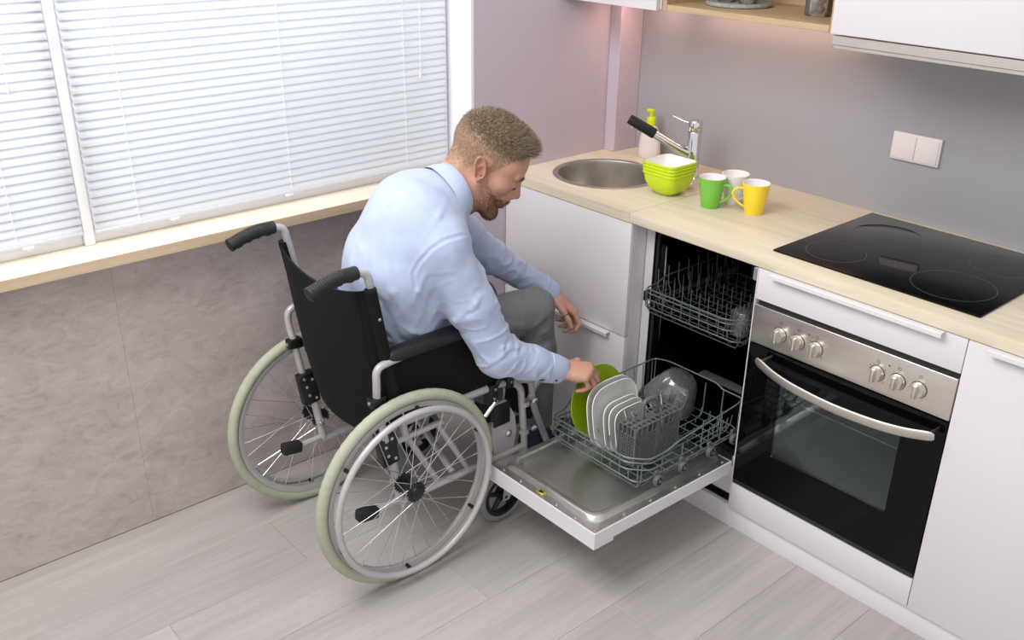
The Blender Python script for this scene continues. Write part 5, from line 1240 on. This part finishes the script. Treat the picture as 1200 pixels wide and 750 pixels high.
# hair, beard and brows: short tapered fibres rooted on the skin
TRI = np.concatenate([F[:, [0, 1, 2]], F[:, [0, 2, 3]]])
TN = np.cross(V[TRI[:, 1]] - V[TRI[:, 0]], V[TRI[:, 2]] - V[TRI[:, 0]]); TA = np.linalg.norm(TN, axis=1) + 1e-12; TN = TN / TA[:, None]
if ((V[TRI].mean(1) - HO)[isH[TRI[:, 0]]] * TN[isH[TRI[:, 0]]]).sum() < 0: TN = -TN
rng = np.random.default_rng(11)
def fibres(name, wmask, count, length, direction, width, colA, colB, curl=0.15):
    w = TA * wmask[TRI].mean(1); w = np.where(wmask[TRI].min(1) > 0.02, w, 0); p = w / w.sum(); t = rng.choice(len(TRI), count, p=p)
    a, b = rng.random(count), rng.random(count); sw = a + b > 1; a[sw] = 1 - a[sw]; b[sw] = 1 - b[sw]
    P = V[TRI[t, 0]] * (1 - a - b)[:, None] + V[TRI[t, 1]] * a[:, None] + V[TRI[t, 2]] * b[:, None]; N = TN[t]
    lp = (P - HO) @ HM.T / HS; ln = length(lp) * rng.uniform(0.7, 1.15, count)
    d = direction(lp, N); d = d + rng.normal(size=d.shape) * curl; d /= np.linalg.norm(d, axis=1)[:, None]
    d2 = d * 0.85 + direction(lp, N) * 0.1 - HU * 0.05 + rng.normal(size=d.shape) * curl * 0.5; d2 /= np.linalg.norm(d2, axis=1)[:, None]
    s1 = np.cross(d, rng.normal(size=d.shape)); s1 /= np.linalg.norm(s1, axis=1)[:, None]; s2 = np.cross(d, s1)
    root = P - N * 0.0006; m1 = root + d * (ln * 0.55)[:, None]; tp_ = m1 + d2 * (ln * 0.45)[:, None]
    vs = []
    for c0, rr in ((root, width), (m1, width * 0.85)):
        for k in range(3):
            an = 2 * math.pi * k / 3; vs.append(c0 + (s1 * math.cos(an) + s2 * math.sin(an)) * rr)
    vs.append(tp_); VV = np.stack(vs, 1).reshape(-1, 3)
    fq = np.array([(0, 1, 4), (0, 4, 3), (1, 2, 5), (1, 5, 4), (2, 0, 3), (2, 3, 5), (3, 4, 6), (4, 5, 6), (5, 3, 6)])
    FF = (np.arange(count)[:, None, None] * 7 + fq[None]).reshape(-1, 3)
    mixv = rng.random(count)[:, None] ** 1.3; cc = A3(lin(colA)[:3]) * (1 - mixv) + A3(lin(colB)[:3]) * mixv
    CC = np.repeat(cc, 7, axis=0); tipi = np.arange(6, len(CC), 7); CC[tipi] *= 1.15
    o = np_mesh(name, VV, FF, 'hair_fibre', PERSON, CC); o['kind'] = 'stuff'; return o
def hlen(lp):
    top = sst(lp[:, 2], 0.060, 0.105); fr = sst(lp[:, 1], 0.0, 0.085)
    return 0.0035 + 0.0055 * sst(lp[:, 2], 0.045, 0.08) + top * (0.013 + 0.020 * fr)
def hdir(lp, N):
    top = sst(lp[:, 2], 0.055, 0.105)[:, None]
    return N * (0.55 + 0.15 * (1 - top)) + HF * (0.62 * top) + HU * (0.50 * top - 0.45 * (1 - top)) + HF * (0.05 * (1 - top)) 
fibres('hair', np.clip(hm, 0, 1) * (0.25 + 0.75 * topm), 15000, hlen, hdir, 0.00062, (98, 84, 66), (192, 172, 142), 0.22)
fibres('side_hair', np.clip(hm, 0, 1) * (1 - 0.9 * topm), 15000, lambda lp: 0.0024 + 0.003 * sst(lp[:, 2], 0.0, 0.06), lambda lp, N: N * 0.35 - HU * 0.7 - HF * 0.25, 0.00030, (140, 116, 92), (196, 168, 136), 0.12)
fibres('beard', bm_ * (0.40 + 0.60 * sst(f_, 0.02, 0.07)), 6500, lambda lp: 0.0030 + 0.0045 * sst(lp[:, 1], 0.03, 0.09), lambda lp, N: N * 0.55 - HU * 0.65 + HF * 0.15, 0.00050, (92, 62, 46), (160, 116, 84), 0.22)
brow = isH * np.exp(-((u_ - 0.0315) / 0.0045) ** 2) * (r_ > 0.010) * (r_ < 0.050) * (f_ > 0.06)
fibres('eyebrows', brow, 420, lambda lp: 0.006 + 0 * lp[:, 0], lambda lp, N: N * 0.35 + HR * np.sign(lp[:, 0])[:, None] * 0.8 - HU * 0.1, 0.00045, (110, 84, 60), (150, 120, 88), 0.12)
lash = isH * np.exp(-((u_ - 0.0015) / 0.0025) ** 2) * (np.abs(r_ - 0.0315) < 0.013) * (f_ > 0.078)
fibres('eyelashes', lash, 130, lambda lp: 0.006 + 0 * lp[:, 0], lambda lp, N: N * 0.8 - HU * 0.5, 0.00035, (70, 50, 40), (96, 72, 56), 0.1)

# ------------------------------------------------------------------ clothes
def seg_fold(P, a, b, w, amp, hf):
    a, b = A3(a), A3(b); ba = b - a; h = np.clip(((P - a) @ ba) / (ba @ ba), 0, 1); dd = np.linalg.norm(P - a - h[:, None] * ba, axis=1)
    return amp * np.exp(-(dd / w) ** 2) * np.sin(np.pi * np.clip((h + hf) * 0.5, 0.02, 0.98)) ** 0.8
def snap(fn, p, it=6):
    p = A3(p).copy()
    for _ in range(it):
        e = 1e-3; Q = np.stack([p, p + (e, 0, 0), p + (0, e, 0), p + (0, 0, e)]); d = fn(Q); g = (d[1:] - d[0]) / e; n = np.linalg.norm(g)
        if n < 1e-6: break
        p = p - g / n * d[0] * 0.9
    return p
class Cloth:
    def __init__(s, base): s.b = base; s.f = []; s.n = []; s.p = []; s.r = []
    def fold(s, a, b, w, amp):
        a, b = snap(s.b, a), snap(s.b, b)
        if 1e-4 < np.linalg.norm(a - b) < 0.3: m = snap(s.b, (a + b) / 2); s.f += [(a, m, w, amp, 0), (m, b, w, amp, 1)]
        return s
    def __call__(s, P, cull=None):
        d = s.b(P, cull)
        if d is None: return None
        near = np.abs(d) < 0.02
        if near.any():
            Q = P[near]; e = np.zeros(len(Q))
            c0 = Q.mean(0); r0 = np.linalg.norm(Q - c0, axis=1).max()
            for (a, b, w, amp, hf) in s.f:
                if np.linalg.norm((a + b) / 2 - c0) > r0 + np.linalg.norm(a - b) / 2 + 3 * w: continue
                e += seg_fold(Q, a, b, w, amp, hf)
            for (c, n, R, w, amp) in s.p:
                e += amp * np.exp(-(((Q - c) @ n) / w) ** 2) * (np.linalg.norm(Q - c, axis=1) < R)
            for fn_ in s.r: e += fn_(Q)
            for (sc, amp, seed) in s.n: e += amp * value_noise(Q, sc, seed)
            d = d.copy(); d[near] -= e
        return d
def sleeve_folds(C, sh, el, wr, seed, r_up, r_fo):
    rg = np.random.default_rng(seed); ua = nrm(el - sh); fa = nrm(wr - el); inner = nrm(fa - ua)
    sidev = nrm(np.cross(ua, fa))
    for k in range(34):                                  # oblique folds winding round the sleeve, thickest at the elbow
        t = rg.beta(2.2, 1.3) if k < 14 else rg.random() * 0.9; up = k < 14
        c = sh + (el - sh) * t if up else el + (wr - el) * t; ax = ua if up else fa; R_ = r_up if up else r_fo
        e1 = inner - ax * (inner @ ax); e1 = nrm(e1); e2 = np.cross(ax, e1); th = rg.uniform(0, 2 * math.pi); ln = rg.uniform(0.5, 1.3); pitch = rg.uniform(-0.055, 0.055)
        p = [c + ax * pitch * q + (e1 * math.cos(th + ln * q) + e2 * math.sin(th + ln * q)) * R_ for q in (0, 0.5, 1)]
        am = rg.uniform(0.0030, 0.0068) * (1 if rg.random() < 0.6 else -0.8); w_ = rg.uniform(0.0055, 0.0095)
        C.fold(p[0], p[2], w_, am)
# shirt
SH = SDF()
LW = A3((1, 0, 0)); LC = nrm(A3((1, -0.30, 0)))
SH.cone(PEL - LW * 0.060, WAI - LW * 0.052, 0.118, 0.112, 0.05).cone(PEL + LW * 0.060, WAI + LW * 0.052, 0.118, 0.112, 0.05)
SH.cone(WAI - LW * 0.052, CHE - LC * 0.036, 0.108, 0.108, 0.09).cone(WAI + LW * 0.052, CHE + LC * 0.062, 0.112, 0.112, 0.05)
SH.cone(CHE - LC * 0.036, UPP - LAT_S * 0.050, 0.108, 0.086, 0.09).cone(CHE + LC * 0.062, UPP + LAT_S * 0.075, 0.112, 0.094, 0.09)
SH.cone(WAI + A3((0.02, 0.055, -0.03)), PEL + A3((0.02, 0.070, 0.0)), 0.105, 0.100, 0.05)
SH.cone(UPP - LAT_S * 0.05, UPP + LAT_S * 0.06, 0.088, 0.090, 0.09)
SH.cone(UPP + LAT_S * 0.06, SHR - LAT_S * 0.012, 0.080, 0.063, 0.08).cone(UPP - LAT_S * 0.06, SHL + LAT_S * 0.012, 0.080, 0.062, 0.08)
NB2 = NEB - nrm((0.12, 0.84, 0.50)) * 0.040
SH.cone(NB2, (SHR + NEB) / 2 + A3((0, -0.01, -0.010)), 0.072, 0.060, 0.05).cone(NB2, (SHL + NEB) / 2 + A3((0, -0.01, -0.010)), 0.072, 0.060, 0.05)
SH.cone(NB2, UPP, 0.072, 0.082, 0.06)
SH.cut((-0.7, -0.8, 0.585), (0, 0, -1))
SLV = SDF(); SLV.cone(SHR, SHR + (ELR - SHR) * 0.5, 0.073, 0.069, 0.02).cone(SHR + (ELR - SHR) * 0.5, ELR, 0.069, 0.058, 0.02).cone(ELR, ELR + (WRR - ELR) * 0.55, 0.058, 0.050, 0.02).cone(ELR + (WRR - ELR) * 0.55, WRR, 0.050, 0.0385, 0.02)
fR = nrm(WRR - ELR); SLV.cut(WRR - fR * 0.016, fR)
SLL = SDF(); SLL.cone(SHL, SHL + (ELL - SHL) * 0.5, 0.064, 0.056, 0.02).cone(SHL + (ELL - SHL) * 0.5, ELL, 0.056, 0.050, 0.02).cone(ELL, WRL, 0.050, 0.036, 0.02)
fL = nrm(WRL - ELL); SLL.cut(WRL - fL * 0.016, fL)
SH.group(SLV, 0.03).group(SLL, 0.022)
nd = nrm((0.12, 0.84, 0.50))
SH.ops.append(('c', NEB + nd * 0.006, NEB + nd * 0.14, 0.0600, 0.072, 0.004, True))
CS = Cloth(SH); CS.n = [(24, 0.0016, 1), (9, 0.002, 2)]
sleeve_folds(CS, SHR, ELR, WRR, 5, 0.070, 0.052); sleeve_folds(CS, SHL, ELL, WRL, 9, 0.060, 0.046)
rgb_ = np.random.default_rng(21)
# armhole pull, back drape and waist folds
for (a, b, w, am) in (((-0.470, -0.660, 0.985), (-0.452, -0.675, 0.900), 0.011, -0.006), ((-0.470, -0.640, 0.930), (-0.430, -0.640, 0.870), 0.010, 0.006), ((-0.475, -0.640, 0.890), (-0.420, -0.625, 0.820), 0.009, -0.005),
        ((-0.560, -0.860, 0.960), (-0.520, -0.840, 0.800), 0.012, 0.005), ((-0.580, -0.900, 0.930), (-0.535, -0.870, 0.760), 0.011, -0.005), ((-0.600, -0.920, 0.900), (-0.545, -0.885, 0.720), 0.012, 0.006),
        ((-0.545, -0.830, 0.760), (-0.570, -0.710, 0.690), 0.012, 0.008), ((-0.545, -0.850, 0.720), (-0.570, -0.720, 0.650), 0.011, -0.007), ((-0.550, -0.860, 0.690), (-0.580, -0.740, 0.625), 0.011, 0.007),
        ((-0.500, -0.790, 0.940), (-0.520, -0.830, 0.840), 0.009, 0.004), ((-0.480, -0.760, 0.900), (-0.520, -0.790, 0.800), 0.010, -0.004), ((-0.490, -0.740, 0.850), (-0.545, -0.770, 0.760), 0.010, 0.006),
        ((-0.640, -0.800, 1.105), (-0.545, -0.800, 1.030), 0.012, 0.003), ((-0.56, -0.71, 1.06), (-0.505, -0.80, 1.0), 0.009, 0.003), ((-0.70, -0.90, 1.0), (-0.62, -0.93, 0.86), 0.014, 0.003)):
    CS.fold(a, b, w * 0.85, am * 1.15)
# stitched armhole seam
ua = nrm(ELR - SHR); e1 = nrm(np.cross(ua, A3((0, 1, 0)))); 
cs_ = SHR + A3((-0.012, 0, 0))
n1 = nrm((0.85, -0.36, 0.26)); q1 = nrm(np.cross(n1, A3((0, 0, 1)))); q2 = np.cross(n1, q1)
ringp_ = [cs_ + (q1 * math.cos(2 * math.pi * k / 20) + q2 * math.sin(2 * math.pi * k / 20)) * 0.076 for k in range(21)]
seam_pts = [A3(p) for p in ((-0.470, -0.635, 0.985), (-0.447, -0.665, 1.010), (-0.436, -0.700, 1.022), (-0.434, -0.739, 1.023), (-0.440, -0.770, 1.019), (-0.454, -0.801, 0.999), (-0.473, -0.824, 0.964), (-0.483, -0.839, 0.931), (-0.482, -0.830, 0.870), (-0.480, -0.800, 0.820))]
def seam(Q):
    d = np.full(len(Q), 1.0)
    for a, b in zip(seam_pts[:-1], seam_pts[1:]):
        ba = b - a; h = np.clip(((Q - a) @ ba) / (ba @ ba), 0, 1); d = np.minimum(d, np.linalg.norm(Q - a - h[:, None] * ba, axis=1))
    return -0.0026 * np.exp(-(d / 0.0040) ** 2) + 0.0012 * np.exp(-((d - 0.009) / 0.004) ** 2)
CS.r.append(seam)
def ridge(v): return np.clip(1 - 2.2 * np.abs(v), 0, 1) ** 1.5
def arm_wrinkles(a, b, f, base, bump_at, amp, seed):
    ax = nrm(b - a); e1 = nrm(np.cross(ax, A3((0.3, 0.2, 1)))); e2 = np.cross(ax, e1); ln = np.linalg.norm(b - a)
    def fn(Q):
        t = (Q - a) @ ax; rad = Q - a - t[:, None] * ax; rr = np.linalg.norm(rad, axis=1); m = (rr < 0.095) * sst(t, -0.02, 0.02) * sst(ln + 0.01 - t, 0, 0.03)
        if not m.any(): return 0 * t
        c = (rad @ e1) / np.maximum(rr, 1e-4); s_ = (rad @ e2) / np.maximum(rr, 1e-4)
        n = value_noise(np.stack([(t + 0.018 * s_ + 0.010 * c) * f, 1.1 * c + 5, 1.1 * s_ + 5], 1), 1.0, seed)
        return m * (base + amp * np.exp(-((t - bump_at * ln) / (0.28 * ln)) ** 2)) * ridge(n)
    return fn
CS.r += [arm_wrinkles(SHR, ELR, 30, 0.0010, 0.95, 0.0050, 31), arm_wrinkles(ELR, WRR, 36, 0.0012, 0.05, 0.0045, 32), arm_wrinkles(SHL, ELL, 32, 0.0012, 0.95, 0.0045, 33), arm_wrinkles(ELL, WRL, 36, 0.0014, 0.1, 0.0040, 34)]
def drape(Q):
    a = nrm((0.25, -0.15, -0.9)); t = Q @ a; P2 = (Q - t[:, None] * a * 0.84) * 17
    m = sst(1.04 - Q[:, 2], 0, 0.10) * (1 - sst(Q[:, 1], -0.72, -0.62)) * (Q[:, 0] < -0.49)
    b = nrm((0.2, 0.8, -0.5)); t2 = Q @ b; P3 = (Q - t2[:, None] * b * 0.8) * 26
    return m * (0.0032 * ridge(value_noise(P2, 1.0, 41)) + 0.0040 * sst(0.80 - Q[:, 2], 0, 0.06) * ridge(value_noise(P3, 1.0, 42)))
CS.r.append(drape)
Vs, Fs = sdf_mesh(CS, (-0.99, -1.0, 0.55), (-0.30, 0.0, 1.20), 0.0037)
Vs = smooth_mesh(Vs, Fs, 1, 0.3)
shirt = np_mesh('shirt', Vs, Fs, 'shirt_cotton', PERSON)
# cuffs: slightly flared bands with a turned edge, dark piping at the slit
def band(name, c, ax, r0, r1, l, th, mat, par, seed=1, n=40):
    ax = Vector(ax).normalized(); c = Vector(c); e1 = ax.orthogonal().normalized(); e2 = ax.cross(e1); rg = random.Random(seed)
    ph = rg.random() * 6; 
    def rp(r, h): return [c + ax * h + (e1 * math.cos(2 * math.pi * i / n) + e2 * math.sin(2 * math.pi * i / n)) * (r * (1 + 0.035 * math.sin(3 * 2 * math.pi * i / n + ph) + 0.02 * math.sin(5 * 2 * math.pi * i / n + 2 * ph))) for i in range(n)]
    rg_ = [rp(r0 - th, -0.004), rp(r0, -0.002), rp((r0 + r1) / 2 + 0.001, l * 0.5), rp(r1, l - 0.002), rp(r1 - th * 0.4, l), rp(r1 - th, l - 0.002), rp(r0 - th, 0.0)]
    return loft(MB(), rg_, False, False).build(name, mat, par, 60)
cR = band('cuff', WRR - fR * 0.048, fR, 0.0470, 0.0405, 0.056, 0.0035, 'shirt_cotton', shirt, 3)
cL = band('cuff', WRL - fL * 0.048, fL, 0.0445, 0.0385, 0.054, 0.0035, 'shirt_cotton', shirt, 5)
def bez(nm, pts, r, mat, par): return MB().tube(catmull(pts, 6), r, 8).build(nm, mat, par, 60)
# collar: stand inside, leaf folded down over the neckline
def collar():
    ax = Vector(nd); c = Vector(NEB) + ax * 0.012; bk = Vector((0, 0, 1)) - ax * ax.z; bk.normalize(); rt = ax.cross(bk) * -1     # bk: nape side (up/back), rt: towards the man's right
    n = 44; top = []; low = []; inn = []
    for i in range(n + 1):
        ph = math.radians(-158 + 316 * i / n); q = abs(ph) / math.radians(158)
        e = bk * math.cos(ph) + rt * math.sin(ph)
        rt_ = 0.0660 + 0.006 * q; hl = 0.040 - 0.014 * q; rt_ += 0.018 * max(0.0, math.cos(ph + 0.7)) ** 2; hl += 0.006 * max(0.0, math.cos(ph + 0.7)) ** 2
        top.append(c + e * rt_ + ax * hl)
        drop = 0.046 + 0.030 * q ** 3
        low.append(c + e * (0.098 + 0.003 * math.sin(ph * 3) - 0.004 * q) + ax * (hl - drop) )
        inn.append(c + e * (rt_ - 0.004) + ax * (hl - 0.034))
    mb = MB(); th = 0.0022; R_ = []
    def off(P, s): return [p + (p - (c + ax * (p - c).dot(ax))).normalized() * s for p in P]
    midl = [(a * 0.45 + b * 0.55) + (a - c - ax * (a - c).dot(ax)).normalized() * 0.0045 for a, b in zip(top, low)]
    hi_ = [a * 0.85 + b * 0.15 + (a - c - ax * (a - c).dot(ax)).normalized() * 0.0035 for a, b in zip(top, low)]
    R_ = [top, hi_, midl, low, off(low, -th), off(midl, -th * 1.4), off(hi_, -th * 1.6), off(top, -th)]
    w = n + 1; vs = [p for r in R_ for p in r]; fs = []
    for a in range(8):
        b = (a + 1) % 8
        for i in range(n): fs.append((a * w + i, a * w + i + 1, b * w + i + 1, b * w + i))
    fs.append(tuple(a * w for a in range(8))); fs.append(tuple(a * w + n for a in range(7, -1, -1)))
    co = MB().add(vs, fs).build('collar', 'shirt_cotton', shirt, 45)
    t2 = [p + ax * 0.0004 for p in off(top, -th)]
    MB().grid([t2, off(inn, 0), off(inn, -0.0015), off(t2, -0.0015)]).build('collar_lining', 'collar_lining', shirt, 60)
collar()
# trousers
TR_ = SDF()
TR_.cone(PEL - LW * 0.07 + A3((0, 0, -0.01)), PEL + LW * 0.07 + A3((0, 0, -0.01)), 0.112, 0.112, 0.04)
for h_, k_, a_ in ((HIR, KNR, ANR), (HIL, KNL, ANL)):
    TR_.cone(h_, h_ + (k_ - h_) * 0.55, 0.094, 0.083, 0.04).cone(h_ + (k_ - h_) * 0.55, k_, 0.083, 0.067, 0.02)
    TR_.cone(k_ + A3((0, 0.004, -0.004)), k_ + (a_ - k_) * 0.35, 0.066, 0.064, 0.015).cone(k_ + (a_ - k_) * 0.35, a_ + A3((0, 0, -0.03)), 0.064, 0.052, 0.02)
TR_.cut((-0.7, -0.8, 0.725), (0, 0, 1)).cut((-0.7, -0.25, 0.215), (0, 0, -1))
# keep the thighs on the seat: flatten the underside
CT = Cloth(TR_); CT.n = [(16, 0.0022, 6), (40, 0.0010, 8)]
kb = KNR
for (a, b, w, am) in (((0.045, -0.075, -0.030), (0.062, -0.005, 0.000), 0.009, 0.006), ((0.050, -0.060, -0.050), (0.066, 0.010, -0.015), 0.008, -0.006), ((0.050, -0.050, -0.075), (0.060, 0.030, -0.045), 0.009, 0.006),
        ((0.055, -0.045, -0.105), (0.058, 0.030, -0.090), 0.010, -0.005), ((0.060, -0.16, 0.01), (0.064, -0.06, -0.030), 0.011, 0.005), ((0.050, -0.22, 0.035), (0.060, -0.11, 0.015), 0.012, -0.004),
        ((0.03, 0.055, -0.10), (0.055, 0.03, -0.22), 0.012, 0.004), ((0.055, 0.00, -0.15), (0.058, -0.02, -0.30), 0.012, -0.004), ((-0.03, -0.05, -0.04), (0.03, -0.06, -0.045), 0.010, -0.006)):
    CT.fold(kb + A3(a), kb + A3(b), w, am)
Vt, Ft = sdf_mesh(CT, (-1.0, -0.98, 0.18), (-0.48, -0.18, 0.75), 0.0045)
Vt = smooth_mesh(Vt, Ft, 1, 0.3)
trousers = np_mesh('trousers', Vt, Ft, 'trouser_grey', PERSON)
# shoes
def shoe(a_):
    S = SDF(); x, y = a_[0], a_[1]; z0 = 0.119
    S.ell((x, y - 0.022, z0 + 0.040), (0.036, 0.048, 0.045), 0.02).cone((x, y - 0.02, z0 + 0.036), (x + 0.004, y + 0.130, z0 + 0.026), 0.036, 0.030, 0.03).ell((x + 0.004, y + 0.135, z0 + 0.022), (0.042, 0.055, 0.030), 0.03)
    S.cone((x, y, z0 + 0.05), (x, y - 0.005, z0 + 0.105), 0.042, 0.040, 0.02); S.ops.append(('c', A3((x, y - 0.005, z0 + 0.075)), A3((x, y - 0.006, z0 + 0.14)), 0.033, 0.035, 0.004, True))
    S.cut((x, y, z0 + 0.018), (0, 0, -1)).cut((x, y, z0 + 0.098), (0, 0.25, 1))
    v, f = sdf_mesh(S, (x - 0.07, y - 0.09, 0.1), (x + 0.07, y + 0.22, 0.26), 0.004); sh_ = np_mesh('shoe', v, f, 'shoe_navy', PERSON)
    out = [(x + 0.040 * math.cos(t) * (1.0 + 0.08 * math.sin(t)), y + 0.060 + 0.136 * math.sin(t)) for t in [2 * math.pi * k / 36 for k in range(36)]]
    MB().prism(out, 0.022, (0, 0, 1), (0, 0, z0)).build('sole', 'shoe_sole', sh_, 40)
    for k in range(4): MB().tube(catmull([(x - 0.022, y + 0.045 + k * 0.02, z0 + 0.060 - k * 0.006), (x, y + 0.05 + k * 0.02, z0 + 0.074 - k * 0.007), (x + 0.024, y + 0.045 + k * 0.02, z0 + 0.060 - k * 0.006)], 5), 0.0025, 6).build('lace', 'shoe_sole', sh_, 60)
shoe(ANR); shoe(ANL)
# finger nails, ring, eyes
for HH in (HRt, HLt):
    for i in (0, 1, 2, 3, 't'):
        P = HH[i]; d = nrm(P[-1] - P[-2]); 
        if i == 't': up = nrm(HH['S'] * 0.8 + HH['N'] * 0.5)
        else:
            pv = nrm(P[-2] - P[-3]); up = pv - d * (pv @ d); up = nrm(up) if np.linalg.norm(up) > 0.05 else HH['N']
        up = nrm(up - d * (up @ d)); sd = np.cross(d, up); r = 0.0066 if i != 't' else 0.0078
        c = P[-1] - d * 0.002 + up * r * 0.72; M_ = MB(); n = 12
        top = [c + up * 0.0012 * 0 + sd * math.cos(2 * math.pi * k / n) * r * 0.66 + d * math.sin(2 * math.pi * k / n) * r * 0.85 - up * (0.0017 * math.cos(2 * math.pi * k / n) ** 2) for k in range(n)]
        M_.add([tuple(c + up * 0.0011)] + [tuple(p) for p in top] + [tuple(p - up * 0.002) for p in top], [(0, 1 + k, 1 + (k + 1) % n) for k in range(n)] + [(1 + k, 1 + n + k, 1 + n + (k + 1) % n, 1 + (k + 1) % n) for k in range(n)])
        M_.build('finger_nail', M('nail', (216, 168, 152), 0.3, var=0.02, scale=50), PERSON, 60)
P = HLt['t'][1:]; rc_ = P[0] + (P[1] - P[0]) * 0.45
MB().ring(rc_, 0.0112, 0.0016, P[1] - P[0], 28, 8).build('finger_ring', 'ring_silver', PERSON, 60)
for sg in (1, -1):
    o = MB().lathe([(0, -0.011)] + [(0.011 * math.cos(math.radians(t)), 0.011 * math.sin(math.radians(t))) for t in range(-75, 90, 15)] + [(0, 0.011)], tuple(hw((0.0315 * sg, 0.0700, 0.004))), 20, tuple(HF)).build('eye', 'eye_white', PERSON, 80)
# shirt buttons at the cuff
e_ = nrm(np.cross(fR, A3((0, 0, 1)))); 
for k in (0, 1): MB().lathe([(0, 0), (0.0048, 0), (0.0052, 0.001), (0.0042, 0.002), (0, 0.0014)], tuple(WRR - fR * (0.018 + 0.018 * k) + nrm(A3((0.75, -0.2, -0.62)) - fR * (A3((0.75, -0.2, -0.62)) @ fR)) * 0.0418), 14, tuple(nrm(A3((0.75, -0.2, -0.62)) - fR * (A3((0.75, -0.2, -0.62)) @ fR)))).build('cuff_button', 'collar_lining', shirt, 40)
